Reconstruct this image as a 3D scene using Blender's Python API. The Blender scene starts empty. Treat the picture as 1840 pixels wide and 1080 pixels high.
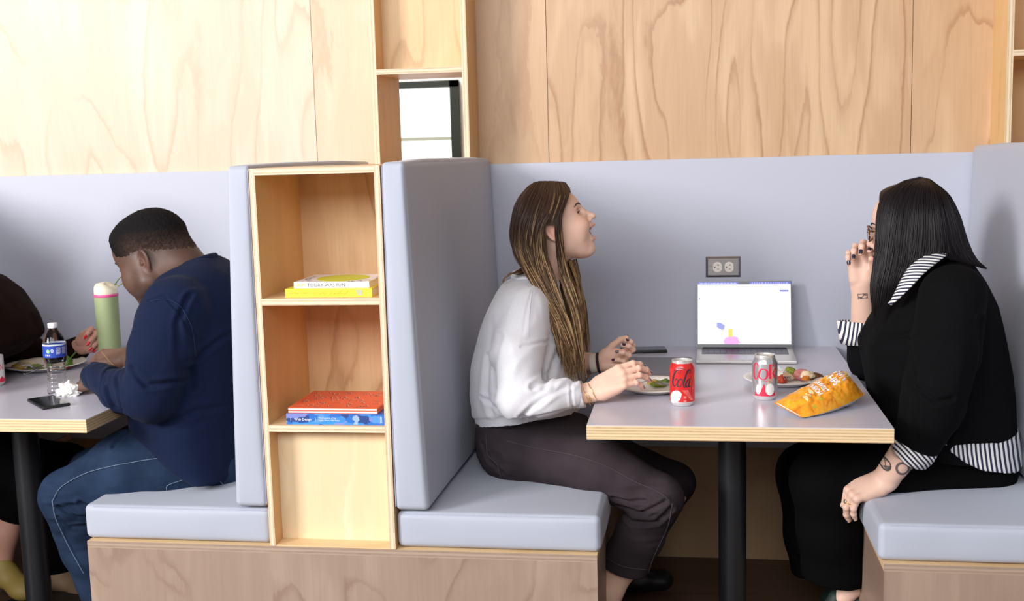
import bpy, bmesh, math, random
import numpy as np
from mathutils import Vector, Matrix, noise as mnoise
import openvdb
S = bpy.context.scene
C = S.collection
# ------------------------------------------------------------------ camera
CF, CYAW, CPIT, CROL = 2037.26, .15897, .13207, -.02754
CPOS = np.array([.1487, -2.7201, 1.4268])
def _cam():
    F = np.array([-math.sin(CYAW)*math.cos(CPIT), math.cos(CYAW)*math.cos(CPIT), -math.sin(CPIT)])
    R = np.array([math.cos(CYAW), math.sin(CYAW), 0.]); U = np.cross(R, F)
    return F, R*math.cos(CROL)+U*math.sin(CROL), -R*math.sin(CROL)+U*math.cos(CROL)
CFW, CRT, CUP = _cam()
cam = bpy.data.cameras.new('camera'); camo = bpy.data.objects.new('camera', cam); C.objects.link(camo)
camo.matrix_world = Matrix(((CRT[0], CUP[0], -CFW[0], CPOS[0]), (CRT[1], CUP[1], -CFW[1], CPOS[1]), (CRT[2], CUP[2], -CFW[2], CPOS[2]), (0, 0, 0, 1)))
cam.sensor_width = 36; cam.lens = 36*CF/1840; cam.clip_start = .05
cam.dof.use_dof = True; cam.dof.focus_distance = 3.0; cam.dof.aperture_fstop = 5.0
S.camera = camo
S.view_settings.view_transform = 'Standard'; S.view_settings.look = 'None'
S.view_settings.gamma = 1; S.view_settings.use_curve_mapping = False
S.view_settings.exposure = 0.27
S.cycles.max_bounces = 8; S.cycles.transparent_max_bounces = 12
# ------------------------------------------------------------------ world, daylight and fill lights
w = bpy.data.worlds.new('world'); S.world = w; w.use_nodes = True
nt = w.node_tree; nt.nodes.clear()
wo = nt.nodes.new('ShaderNodeOutputWorld'); bg = nt.nodes.new('ShaderNodeBackground')
tc = nt.nodes.new('ShaderNodeTexCoord'); sx = nt.nodes.new('ShaderNodeSeparateXYZ')
nt.links.new(tc.outputs['Generated'], sx.inputs[0])
mr = nt.nodes.new('ShaderNodeMapRange'); nt.links.new(sx.outputs[1], mr.inputs[0])
mr.inputs[1].default_value = .35; mr.inputs[2].default_value = .75; mr.inputs[3].default_value = 0; mr.inputs[4].default_value = 1
mx = nt.nodes.new('ShaderNodeMix'); mx.data_type = 'RGBA'
nt.links.new(mr.outputs[0], mx.inputs[0])
mx.inputs[6].default_value = (.225, .215, .21, 1); mx.inputs[7].default_value = (2.4, 2.45, 2.5, 1)
nt.links.new(mx.outputs[2], bg.inputs[0]); nt.links.new(bg.outputs[0], wo.inputs[0])
def area(name, loc, target, size, size_y, power, color):
    l = bpy.data.lights.new(name, 'AREA'); l.shape = 'RECTANGLE'; l.size = size; l.size_y = size_y; l.energy = power; l.color = color
    o = bpy.data.objects.new(name, l); C.objects.link(o); o.location = loc
    o.rotation_euler = (Vector(target)-Vector(loc)).to_track_quat('-Z', 'Y').to_euler()
    return o
area('window_light', (-6.2, -5.4, 3.3), (-.3, .6, .95), 2.4, 2.0, 560, (1., .975, .96))
area('front_fill', (-1.0, -3.9, 2.9), (-.3, .8, 1.3), 3.8, 1.5, 135, (.95, .97, 1.))  # large soft front fill added behind the camera, out of view
area('far_room_fill', (-1.6, 2.2, 2.9), (-1.4, 2.6, 1.2), 1.0, .8, 45, (1., .98, .95))  # unseen fill added to brighten the far wall beside the window
# ------------------------------------------------------------------ helpers
def at(u, v, Y):
    d = CFW+CRT*(u-920)/CF+CUP*(540-v)/CF
    return CPOS+d*(Y-CPOS[1])/d[1]
def atz(u, v, Z):
    d = CFW+CRT*(u-920)/CF+CUP*(540-v)/CF
    return CPOS+d*(Z-CPOS[2])/d[2]
def A(*v): return np.array(v, dtype=float)
def unit(v): v = np.array(v, float); return v/max(1e-9, np.linalg.norm(v))
def put(name, me, parent=None, kind=None):
    o = bpy.data.objects.new(name, me); C.objects.link(o)
    if parent is not None:
        o.parent = parent; o.matrix_parent_inverse = Matrix.Translation(-Vector(parent.location))
    if kind: o['kind'] = kind
    return o
def empty(name, loc):
    o = bpy.data.objects.new(name, None); C.objects.link(o); o.location = loc; o.empty_display_size = .05
    return o
def tag(o, label, cat, group=None, kind=None):
    o['label'] = label; o['category'] = cat
    if group: o['group'] = group
    if kind: o['kind'] = kind
    return o
class G:
    def __init__(s): s.v = []; s.f = []; s.m = []
    def add(s, vs, fs, m=0):
        b = len(s.v); s.v += [tuple(map(float, p)) for p in vs]; s.f += [tuple(i+b for i in f) for f in fs]; s.m += [m]*len(fs); return s
    def box(s, a, b, m=0, bev=0):
        x0, y0, z0 = a; x1, y1, z1 = b
        if bev:
            bm = bmesh.new(); bmesh.ops.create_cube(bm, size=1)
            for q in bm.verts: q.co = Vector(((x0+x1)/2+q.co.x*(x1-x0), (y0+y1)/2+q.co.y*(y1-y0), (z0+z1)/2+q.co.z*(z1-z0)))
            bmesh.ops.bevel(bm, geom=bm.edges[:], offset=bev, segments=3, profile=.5, affect='EDGES')
            bm.verts.index_update(); s.add([q.co for q in bm.verts], [[q.index for q in f.verts] for f in bm.faces], m); bm.free(); return s
        return s.add([(x0, y0, z0), (x1, y0, z0), (x1, y1, z0), (x0, y1, z0), (x0, y0, z1), (x1, y0, z1), (x1, y1, z1), (x0, y1, z1)],
              [(0, 3, 2, 1), (4, 5, 6, 7), (0, 1, 5, 4), (1, 2, 6, 5), (2, 3, 7, 6), (3, 0, 4, 7)], m)
    def tube(s, pts, rad, n=8, m=0, cap=True, flat=1.0, up=None):
        pts = [np.array(p, float) for p in pts]; k = len(pts)
        if not hasattr(rad, '__len__'): rad = [rad]*k
        vs = []; ref = None
        for i in range(k):
            t = unit(pts[min(i+1, k-1)]-pts[max(i-1, 0)])
            if ref is None:
                ref = A(0, 0, 1) if abs(t[2]) < .9 else A(1, 0, 0)
                if up is not None: ref = A(*up)
            ref = unit(ref-t*(ref@t)); b = np.cross(t, ref)
            for j in range(n):
                a = 2*math.pi*j/n; vs.append(pts[i]+rad[i]*(math.cos(a)*b+flat*math.sin(a)*ref))
        fs = [(i*n+j, i*n+(j+1) % n, (i+1)*n+(j+1) % n, (i+1)*n+j) for i in range(k-1) for j in range(n)]
        if cap: fs += [tuple(range(n))[::-1], tuple((k-1)*n+j for j in range(n))]
        return s.add(vs, fs, m)
    def lathe(s, prof, c=(0, 0, 0), n=48, m=0, mats=None, wob=None):
        vs = []
        for i, (r, z) in enumerate(prof):
            for j in range(n):
                a = 2*math.pi*j/n; rr = r*(wob(a, z) if wob else 1)
                vs.append((c[0]+rr*math.cos(a), c[1]+rr*math.sin(a), c[2]+z))
        for i in range(len(prof)-1):
            s.add([], [], 0)
        b = len(s.v); s.v += [tuple(map(float, p)) for p in vs]
        for i in range(len(prof)-1):
            for j in range(n):
                s.f.append((b+i*n+j, b+i*n+(j+1) % n, b+(i+1)*n+(j+1) % n, b+(i+1)*n+j)); s.m.append(mats[i] if mats else m)
        return s
    def prism(s, poly, z0, z1, f, m=0):
        n = len(poly); vs = [f(x, y, z0) for x, y in poly]+[f(x, y, z1) for x, y in poly]
        return s.add(vs, [tuple(range(n))[::-1], tuple(range(n, 2*n))]+[(i, (i+1) % n, n+(i+1) % n, n+i) for i in range(n)], m)
    def mesh(s, name, mats, smooth=False, angle=None):
        me = bpy.data.meshes.new(name); me.from_pydata(s.v, [], s.f)
        for m in (mats if isinstance(mats, (list, tuple)) else [mats]): me.materials.append(m)
        me.polygons.foreach_set('material_index', s.m)
        me.update()
        bm = bmesh.new(); bm.from_mesh(me); bmesh.ops.recalc_face_normals(bm, faces=bm.faces[:]); bm.to_mesh(me); bm.free()
        if smooth: me.polygons.foreach_set('use_smooth', [True]*len(me.polygons))
        if angle: me.set_sharp_from_angle(angle=math.radians(angle))
        return me
    def put(s, name, mats, parent=None, kind=None, smooth=False, angle=None):
        return put(name, s.mesh(name, mats, smooth, angle), parent, kind)
# ---- materials
def newmat(name):
    m = bpy.data.materials.new(name); m.use_nodes = True; nt = m.node_tree
    return m, nt, nt.nodes['Principled BSDF']
def N(nt, t, **kw):
    n = nt.nodes.new('ShaderNode'+t)
    for k, v in kw.items(): setattr(n, k, v)
    return n
def L(nt, a, b): nt.links.new(a, b)
def math_(nt, op, a, b=None, c=None):
    n = N(nt, 'Math', operation=op)
    for i, x in enumerate((a, b, c)):
        if x is None: continue
        if isinstance(x, (int, float)): n.inputs[i].default_value = x
        else: L(nt, x, n.inputs[i])
    return n.outputs[0]
def ramp(nt, fac, stops, interp='LINEAR'):
    r = N(nt, 'ValToRGB'); r.color_ramp.interpolation = interp
    e = r.color_ramp.elements
    while len(e) < len(stops): e.new(.5)
    for i, (p, c) in enumerate(stops): e[i].position = p; e[i].color = tuple(c)+(1,) if len(c) == 3 else c
    L(nt, fac, r.inputs[0]); return r.outputs[0]
def noise_(nt, vec, scale, detail=2, rough=.5, dist=0):
    n = N(nt, 'TexNoise'); n.inputs['Scale'].default_value = scale; n.inputs['Detail'].default_value = detail
    n.inputs['Roughness'].default_value = rough; n.inputs['Distortion'].default_value = dist
    if vec is not None: L(nt, vec, n.inputs['Vector'])
    return n.outputs['Fac']
def mixc(nt, fac, a, b, blend='MIX'):
    n = N(nt, 'Mix', data_type='RGBA', blend_type=blend)
    for i, x in ((0, fac), (6, a), (7, b)):
        if isinstance(x, (int, float)): n.inputs[i].default_value = x
        elif isinstance(x, tuple): n.inputs[i].default_value = x+(1,) if len(x) == 3 else x
        else: L(nt, x, n.inputs[i])
    return n.outputs[2]
def bump(nt, b, h, strength, dist=.001):
    n = N(nt, 'Bump'); n.inputs['Strength'].default_value = strength; n.inputs['Distance'].default_value = dist
    L(nt, h, n.inputs['Height']); L(nt, n.outputs[0], b.inputs['Normal'])
def plain(name, col, rough=.5, metal=0, spec=None, coat=0, emit=0, sheen=0, sss=0):
    m, nt, b = newmat(name); b.inputs['Base Color'].default_value = tuple(col)+(1,); b.inputs['Roughness'].default_value = rough
    b.inputs['Metallic'].default_value = metal; b.inputs['Coat Weight'].default_value = coat
    if spec is not None: b.inputs['Specular IOR Level'].default_value = spec
    if emit: b.inputs['Base Color'].default_value = (.01, .01, .012, 1); b.inputs['Emission Color'].default_value = tuple(col)+(1,); b.inputs['Emission Strength'].default_value = emit
    if sheen: b.inputs['Sheen Weight'].default_value = sheen
    if sss: b.inputs['Subsurface Weight'].default_value = sss; b.inputs['Subsurface Radius'].default_value = (.012, .004, .002); b.inputs['Subsurface Scale'].default_value = 1
    return m
def coords(nt, ax, al, sa, sb, seed):
    t = N(nt, 'TexCoord'); s = N(nt, 'SeparateXYZ'); L(nt, t.outputs['Object'], s.inputs[0]); c = N(nt, 'CombineXYZ')
    I = {'x': 0, 'y': 1, 'z': 2}
    L(nt, math_(nt, 'MULTIPLY', s.outputs[I[ax]], sa), c.inputs[0]); L(nt, math_(nt, 'MULTIPLY', s.outputs[I[al]], sb), c.inputs[1])
    c.inputs[2].default_value = seed
    return c.outputs[0], s
def plywood(name, light, mid, dark, ax='x', al='z', sa=3.2, sb=.75, seed=0., rings=7., rough=.45, strength=1.):
    m, nt, b = newmat(name)
    v, s = coords(nt, ax, al, sa, sb, seed)
    base = noise_(nt, v, 1.0, 1.5, .45, .25)
    v2, _ = coords(nt, ax, al, 30, 7, seed+3)
    jag = noise_(nt, v2, 1.0, 3, .65)
    h = math_(nt, 'ADD', math_(nt, 'MULTIPLY', base, rings), math_(nt, 'MULTIPLY', jag, .34))
    fr = math_(nt, 'FRACT', h)
    line = ramp(nt, fr, [(0, (.45,)*3), (.10, (0,)*3), (.62, (.02,)*3), (.86, (.42,)*3), (.95, (1,)*3), (.985, (.9,)*3), (1, (.5,)*3)])
    v4, _ = coords(nt, ax, al, 5, .8, seed+9)
    patch = noise_(nt, v4, 1.0, 3, .6, .5)
    pw = ramp(nt, patch, [(.44, (0,)*3), (.50, (.5,)*3), (.60, (.62,)*3), (.64, (0.1,)*3)])
    v5, _ = coords(nt, ax, al, 260, 5, seed+5)
    fib = noise_(nt, v5, 1.0, 2, .6)
    col = mixc(nt, ramp(nt, patch, [(.3, (0,)*3), (.7, (1,)*3)]), light, mid)
    lm = math_(nt, 'MULTIPLY', line, ramp(nt, noise_(nt, v, 1.7, 1), [(.30, (.35,)*3), (.55, (1,)*3)]))
    lm = math_(nt, 'MAXIMUM', lm, math_(nt, 'MULTIPLY', pw, .55))
    col = mixc(nt, math_(nt, 'MULTIPLY', lm, .85*strength), col, dark)
    col = mixc(nt, math_(nt, 'MULTIPLY', ramp(nt, fib, [(.45, (0,)*3), (.75, (1,)*3)]), .18), col, dark)
    L(nt, col, b.inputs['Base Color']); b.inputs['Roughness'].default_value = rough
    bump(nt, b, fib, .12, .0006)
    return m
def plyedge(name, th='z', al='x', pitch=.0052, light=(.80, .66, .47), dark=(.42, .27, .14), off=0.):
    m, nt, b = newmat(name)
    v, s = coords(nt, th, al, 400, 5, 1.3)
    I = {'x': 0, 'y': 1, 'z': 2}
    n1 = noise_(nt, v, 1.0, 3, .6)
    z = math_(nt, 'ADD', math_(nt, 'MULTIPLY', s.outputs[I[th]], 1/pitch), math_(nt, 'ADD', math_(nt, 'MULTIPLY', n1, .9), off))
    f = math_(nt, 'PINGPONG', z, 1.0)
    v3, _ = coords(nt, th, al, 150, 22, 4.)
    n2 = noise_(nt, v3, 1, 3, .7)
    st = ramp(nt, f, [(.15, (0,)*3), (.5, (.35,)*3), (.8, (.75,)*3), (1, (1,)*3)])
    fac = math_(nt, 'MULTIPLY', st, math_(nt, 'ADD', math_(nt, 'MULTIPLY', n2, 1.1), .1))
    L(nt, mixc(nt, fac, light, dark), b.inputs['Base Color']); b.inputs['Roughness'].default_value = .55
    return m
def fabric(name, col, col2=None, scale=900, rough=.8, bs=.25, sheen=.3, mott=.06, spec=.3):
    m, nt, b = newmat(name); t = N(nt, 'TexCoord'); v = t.outputs['Object']
    n = noise_(nt, v, scale, 2, .6); n2 = noise_(nt, v, 14, 4, .6)
    c2 = col2 or tuple(x*.82 for x in col)
    col_ = mixc(nt, ramp(nt, n, [(.35, (0,)*3), (.7, (1,)*3)]), col, c2)
    col_ = mixc(nt, math_(nt, 'MULTIPLY', n2, mott*2), col_, c2)
    L(nt, col_, b.inputs['Base Color']); b.inputs['Roughness'].default_value = rough; b.inputs['Sheen Weight'].default_value = sheen
    b.inputs['Specular IOR Level'].default_value = spec
    bump(nt, b, n, bs, .0005)
    return m
def vcolmat(name, rough=.5, sss=0, spec=.4, fine=0, sheen=0, bs=0, bscale=600, aniso=0):
    m, nt, b = newmat(name); a = N(nt, 'Attribute', attribute_name='col')
    out = a.outputs['Color']
    t = N(nt, 'TexCoord')
    if fine: out = mixc(nt, math_(nt, 'MULTIPLY', noise_(nt, t.outputs['Object'], bscale, 3, .6), fine), out, (0, 0, 0))
    L(nt, out, b.inputs['Base Color']); b.inputs['Roughness'].default_value = rough; b.inputs['Specular IOR Level'].default_value = spec
    if sss: b.inputs['Subsurface Weight'].default_value = sss; b.inputs['Subsurface Radius'].default_value = (.010, .004, .002); b.inputs['Subsurface Scale'].default_value = .6
    if sheen: b.inputs['Sheen Weight'].default_value = sheen
    if bs: bump(nt, b, noise_(nt, t.outputs['Object'], bscale, 2, .6), bs, .0006)
    return m
# ---- text as mesh
def text_mesh(s, size=1., sx=1., shear=0., bold=0.):
    cu = bpy.data.curves.new('t', 'FONT'); cu.body = s; cu.size = size; cu.shear = shear; cu.offset = bold; cu.resolution_u = 3
    o = bpy.data.objects.new('t', cu); C.objects.link(o); me = o.to_mesh()
    vs = [(v.co.x*sx, v.co.y) for v in me.vertices]; fs = [tuple(p.vertices) for p in me.polygons]
    o.to_mesh_clear(); bpy.data.objects.remove(o); bpy.data.curves.remove(cu)
    return vs, fs
def text_on(g, s, f, height, x0=0, y0=0, sx=1., m=0, width=None, shear=0., bold=0.):
    vs, fs = text_mesh(s, 1., 1., shear, bold)
    xs = [v[0] for v in vs]; w0 = max(xs)-min(xs); k = height/.7
    kx = (width/w0) if width else k*sx
    g.add([f(x0+(x-min(xs))*kx, y0+y*k) for x, y in vs], fs, m)
def stroke(g, pts, wid, f, m=0, step=.0008):
    """calligraphic stroke: pts 2D control points (Catmull-Rom), wid per point"""
    P = [np.array(p, float) for p in pts]; P = [2*P[0]-P[1]]+P+[2*P[-1]-P[-2]]
    Wd = [wid[0]]+list(wid)+[wid[-1]]
    cen = []; ws = []
    for i in range(1, len(P)-2):
        for t in np.linspace(0, 1, 9)[:-1] if i < len(P)-3 else np.linspace(0, 1, 9):
            cen.append(.5*((2*P[i])+(-P[i-1]+P[i+1])*t+(2*P[i-1]-5*P[i]+4*P[i+1]-P[i+2])*t*t+(-P[i-1]+3*P[i]-3*P[i+1]+P[i+2])*t**3)); ws.append(Wd[i]*(1-t)+Wd[i+1]*t)
    vs = []
    for i, c in enumerate(cen):
        d = unit(cen[min(i+1, len(cen)-1)]-cen[max(i-1, 0)]); n = A(-d[1], d[0])*ws[i]/2
        vs += [f(*(c+n)), f(*(c-n))]
    g.add(vs, [(2*i, 2*i+1, 2*i+3, 2*i+2) for i in range(len(cen)-1)], m)
# ================================================================== room
W = 1.119
GREY = (.505, .52, .61)
m_wallL = plywood('plywood_wall_left', (.75, .62, .48), (.68, .54, .40), (.55, .38, .25), seed=2.3, rings=9, strength=.85)
m_wallL2 = plywood('plywood_wall_left_strip', (.76, .60, .44), (.70, .53, .37), (.52, .33, .19), seed=7.1, rings=5, strength=.7)
m_wallR = [plywood('plywood_wall_right_%s' % k, (.66, .455, .275), (.60, .39, .225), (.36, .18, .08), seed=sd, rings=r, sa=a_, sb=b_, strength=s_) for k, sd, r, a_, b_, s_ in
           (('strip', 3.9, 4, 3.2, .75, .6), ('main', 12.4, 10, 4.2, .62, 1.0), ('end', 21.6, 7, 4.5, 1.5, .8))]
m_ply = plywood('plywood_warm', (.80, .58, .33), (.73, .49, .25), (.50, .28, .12), seed=5.5, sa=4., sb=1.2, rings=5, strength=.8)
m_plyback = plywood('plywood_shelf_back', (.78, .54, .31), (.70, .45, .24), (.46, .24, .11), seed=31.5, sa=5., sb=1.9, rings=4, strength=.9)
m_plypanel = plywood('plywood_shelf_door', (.80, .62, .38), (.77, .57, .33), (.88, .72, .50), seed=14.5, sa=6., sb=1.3, rings=4, strength=.8)
m_plyside = plywood('plywood_side', (.78, .52, .26), (.72, .45, .20), (.52, .28, .10), ax='y', seed=8.5, sa=4., sb=1.1, rings=3, strength=.5)
m_plyflat = plywood('plywood_flat', (.80, .58, .33), (.74, .50, .27), (.52, .30, .14), ax='y', al='x', seed=2.5, sa=4., sb=1.1, rings=3, strength=.6)
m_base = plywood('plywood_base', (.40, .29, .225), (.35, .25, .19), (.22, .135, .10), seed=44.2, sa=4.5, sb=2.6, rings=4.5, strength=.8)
m_eZ = plyedge('plywood_edge_layers_flat', 'z', 'x'); m_eX = plyedge('plywood_edge_layers_upright', 'x', 'z', light=(.82, .68, .48))
m_eZs = plyedge('plywood_edge_layers_side', 'z', 'y', light=(.62, .48, .31), dark=(.30, .18, .09))
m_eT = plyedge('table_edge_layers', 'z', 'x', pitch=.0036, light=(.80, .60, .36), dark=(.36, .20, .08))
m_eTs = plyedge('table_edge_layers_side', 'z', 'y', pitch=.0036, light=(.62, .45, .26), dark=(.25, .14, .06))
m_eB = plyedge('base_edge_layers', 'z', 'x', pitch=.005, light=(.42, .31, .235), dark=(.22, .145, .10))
m_lam = fabric('grey_laminate_panel', GREY, tuple(x*.95 for x in GREY), scale=1500, rough=.42, bs=.05, sheen=0, mott=.03, spec=.45)
m_uph = fabric('blue_grey_upholstery', (.435, .46, .545), (.395, .42, .50), scale=1100, rough=.62, bs=.22, sheen=.15, mott=.05, spec=.4)
m_seam = plain('seam_thread', (.38, .39, .52), .8)
m_floor = plywood('floor_wood', (.12, .065, .038), (.10, .055, .032), (.06, .03, .018), ax='y', al='x', sa=6, sb=1, seed=3, rings=3)
m_under = plywood('plywood_under_wall', (.56, .36, .20), (.50, .32, .175), (.38, .22, .11), seed=19., sa=3, sb=2, rings=3, strength=.4, rough=.6)
m_white = plain('white_wall_paint', (.80, .80, .78), .7)
m_black = plain('black_powder_coat', (.012, .013, .016), .38, spec=.45)
m_winfr = plain('window_frame_dark', (.02, .03, .03), .4)
m_munt = plain('window_muntin_pale', (.45, .50, .42), .4)
m_glass, gnt, gb = newmat('clear_glass'); gb.inputs['Transmission Weight'].default_value = 1; gb.inputs['Roughness'].default_value = 0; gb.inputs['IOR'].default_value = 1.45

def struct(name, g, mats, **k): return g.put(name, mats, kind='structure', **k)
struct('floor', G().box((-4.5, -3.5, -.05), (3.2, 3.0, 0)), m_floor)
# upholstered back panels (one in each booth) and the plywood above and below
ZP = 1.381
def wallseg(name, x0, x1, mat): struct(name, G().box((x0, W+.012, ZP-.02), (x1, W+.10, 3.0)), mat)
COLX0, COLX1 = -.889, -.567       # the upper cubby column over the shelf tower
wallseg('wall_back', -4.4, -1.146, m_wallL)
wallseg('wall_back.001', -1.144, COLX0, m_wallL2)
wallseg('wall_back.002', COLX1, -.329, m_wallR[0])
wallseg('wall_back.003', -.327, .848, m_wallR[1])
wallseg('wall_back.004', .850, 1.096, m_wallR[2])
wallseg('wall_back.005', 1.42, 3.2, m_wallR[0])
struct('wall_back_lower', G().box((-4.4, W+.0125, 0), (-.95, W+.10, ZP-.02)).box((-.6, W+.0125, 0), (3.2, W+.10, ZP-.02)).box((-.95, W+.0125, 0), (-.6, W+.10, ZP-.02)), m_under)
for nm, x0, x1, lab in (('back_panel', -.50, 1.012, 'smooth grey panel lining the booth behind the laptop and outlet'), ('back_panel', -2.6, -1.06, 'smooth grey panel lining the booth behind the man in navy')):
    o = G().box((x0-.10, W-.006, .40), (x1+.10, W+.010, ZP), bev=.002).put(nm, m_lam); tag(o, lab, 'wall panel')
# upper cubby columns standing proud of the wall
def column(x0, x1, zs, open_, back_y, label):
    t = empty('cubby_column', ((x0+x1)/2, W, 0)); T = .018; y0 = .959; y1 = 1.25 if open_ else back_y+.02
    tag(t, label, 'shelf unit')
    for a, b in ((x0, x0+T), (x1-T, x1)):
        g = G().box((a, y0+.001, 1.385), (b, y1, 3.0), 0).box((a, y0, 1.385), (b, y0+.001, 3.0), 1); g.put('side_panel', [m_plyside, m_eX], t)
    for z in zs:
        g = G().box((x0+T, y0+.001, z-T/2), (x1-T, y1, z+T/2), 0).box((x0+T, y0, z-T/2), (x1-T, y0+.001, z+T/2), 1); g.put('shelf', [m_plyflat, m_eZ], t)
    zb = zs[0] if open_ else 1.385
    G().box((x0+T, back_y, zb), (x1-T, back_y+.015, 3.0)).put('back_board', m_ply, t)
    return t
column(COLX0, COLX1, [1.692], True, 1.05, 'pale plywood cubby column over the shelf tower, window showing through it')
column(1.092, 1.42, [1.675], False, 1.20, 'plywood cubby column at the right edge above the backrest')
# far room seen through the opening: a wall with a window
FY = 3.1
struct('wall_far', G().box((-4.4, FY, 0), (-2.0, FY+.12, 3)).box((-1.03, FY, 0), (3.2, FY+.12, 3)).box((-2.0, FY, 0), (-1.03, FY+.12, .9)).box((-2.0, FY, 1.79), (-1.03, FY+.12, 3)), m_white)
wf = G().box((-1.075, FY-.03, .9), (-1.03, FY+.04, 1.79)).box((-2.0, FY-.03, .9), (-1.955, FY+.04, 1.79)).box((-2.0, FY-.03, 1.755), (-1.03, FY+.04, 1.79)).box((-2.0, FY-.03, .9), (-1.03, FY+.04, .935))
wo_ = struct('window_1', wf, m_winfr)
G().box((-1.955, FY, 1.485), (-1.075, FY+.03, 1.505)).put('muntin', m_munt, wo_)
G().box((-1.955, FY+.01, .935), (-1.075, FY+.014, 1.755)).put('pane', m_glass, wo_)
struct('ceiling', G().box((-4.4, -1.2, 3.0), (3.2, FY+.1, 3.06)), m_white)

# ---- rounded hexahedron cushion
def cushion(name, P8, r, parent, mat, bulge=.006, n=18, seed=0, wr=.002, flat_={2: 0, 1: 1}):
    """P8: corners [x][y][z] -> dict index (i,j,k)"""
    c = np.array(P8, float).reshape(2, 2, 2, 3)
    S3 = A(np.linalg.norm(c[1, 0, 0]-c[0, 0, 0]), np.linalg.norm(c[0, 1, 0]-c[0, 0, 0]), np.linalg.norm(c[0, 0, 1]-c[0, 0, 0]))
    def tri(p):
        a, b, d = p/S3; q = 0
        for i in (0, 1):
            for j in (0, 1):
                for k in (0, 1): q = q+c[i, j, k]*(a if i else 1-a)*(b if j else 1-b)*(d if k else 1-d)
        return q
    def par(s): return np.array(list(np.linspace(0, r, 6))+list(np.linspace(r, s-r, n)[1:-1])+list(np.linspace(s-r, s, 6)))
    pr = [par(x) for x in S3]; g = G(); idx = {}
    def vert(q):
        key = tuple(np.round(q, 6))
        if key in idx: return idx[key]
        inn = np.clip(q, r, S3-r); d = q-inn; l = np.linalg.norm(d); nrm = d/l if l > 0 else d
        uvw = q/S3; b = 1
        # bulge on face interior
        fc = [1-abs(2*x-1)**3 for x in uvw]; tot = 0
        ax = int(np.argmax(np.abs(d))); others = [fc[i] for i in range(3) if i != ax]
        tot = bulge*others[0]*others[1]*(0 if ax in flat_ and q[ax] == flat_[ax]*S3[ax] else 1)
        p = tri(inn+nrm*(r+tot)); w_ = mnoise.noise(Vector(p*9+seed))*wr*min(1, others[0]*1.5+.2)
        p = p+nrm*(w_ if tot else 0)
        idx[key] = len(g.v); g.v.append(tuple(p)); return idx[key]
    for ax in range(3):
        o = [i for i in range(3) if i != ax]
        for side in (0, 1):
            for i in range(len(pr[o[0]])-1):
                for j in range(len(pr[o[1]])-1):
                    f = []
                    for di, dj in ((0, 0), (1, 0), (1, 1), (0, 1)):
                        q = np.zeros(3); q[ax] = side*S3[ax]; q[o[0]] = pr[o[0]][i+di]; q[o[1]] = pr[o[1]][j+dj]; f.append(vert(q))
                    g.f.append(tuple(f)); g.m.append(0)
    return g.put(name, mat, parent, smooth=True)
def hexa(x00, x10, x01, x11, y0, y1, z0, z1, zt=None):
    """x at (side, bottom/top) ; order [i][j][k]"""
    return [[[(x00, y0, z0), (x01, y0, z1)], [(x00, y1, z0), (x01, y1, z1)]], [[(x10, y0, z0), (x11, y0, z1)], [(x10, y1, z0), (x11, y1, z1)]]]
# ---- bench bases + seats + backs.  mirror(c) reflects x about a booth centre
BC = .254; TC = -.777
def bench(seat_x0, seat_x1, sgn, front, lab_seat, lab_back, label, seed):
    """sgn=+1: sitter faces +x; front = x of the base's free end; back = frame side"""
    pass
MX = 2*TC
# seat cushions: four benches that the photo shows (man's bench, first woman's bench, second woman's bench)
def bench_unit(bx, sg, lab_s, lab_b, seed):
    """bx: x of tower side the back leans on; sg: +1 faces +x"""
    X = lambda d: bx+sg*d
    s = empty('seat_cushion', (X(.27), .55, .416)); tag(s, lab_s, 'seat cushion')
    a, b = sorted((X(.002), X(.527))); c_ = cushion('cushion_pad', [[[(a, .012, .418), (a, .012, .512)], [(a, 1.105, .418), (a, 1.105, .505)]], [[(b, .012, .418), (b, .012, .512)], [(b, 1.105, .418), (b, 1.105, .505)]]] if sg > 0 else
        [[[(a, .012, .418), (a, .012, .512)], [(a, 1.105, .418), (a, 1.105, .505)]], [[(b, .012, .418), (b, .012, .512)], [(b, 1.105, .418), (b, 1.105, .505)]]], .016, s, m_uph, .006, seed=seed)
    fx = X(.524); xx = X(.006); ins = .010
    pipe = [(X(.012), .022, .510), (X(.515), .022, .510), (X(.519), .03, .508), (X(.519), 1.09, .503)]
    G().tube([(X(.012), .0155, .5065), (X(.50), .0155, .5065)], .0009, 6).put('piping', m_seam, s)
    G().tube([(X(.5195), .028, .5085), (X(.5195), 1.08, .5020)], .0010, 6).put('piping', m_seam, s)
    k = empty('backrest', (X(.05), .55, .50)); tag(k, lab_b, 'backrest')
    xb0, xb1 = X(.001), X(.092); xt0, xt1 = X(.001), X(.061)
    lo0, lo1 = sorted((xb0, xb1)); hi0, hi1 = sorted((xt0, xt1))
    dlt = .014*sg
    P = [[[(lo0, .002, .519), (hi0, .002, 1.405)], [(lo0, 1.108, .519), (hi0, 1.108, 1.400)]], [[(lo1, .002, .519), (hi1, .002, 1.405)], [(lo1, 1.108, .519), (hi1, 1.108, 1.400)]]]
    P = np.array(P)
    if sg > 0: P[1, 1, :, 0] += .02
    else: P[0, 1, :, 0] -= .02
    cushion('back_pad', P, .016, k, m_uph, .007, seed=seed+5, n=22, flat_={0: 0 if sg > 0 else 1, 2: 0, 1: 1})
    G().tube([(X(.0045), .004, .53), (X(.0045), .004, 1.395)], .0013, 6).put('piping', m_seam, k)
    G().tube([(X(.079), .0035, .535), (X(.050), .0035, 1.39)], .0009, 6).put('piping', m_seam, k)
    return s
bench_unit(-.608, 1, 'blue-grey seat cushion under the laughing woman in the pale sweatshirt', 'tall blue-grey backrest right of the shelf tower', 1)
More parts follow.
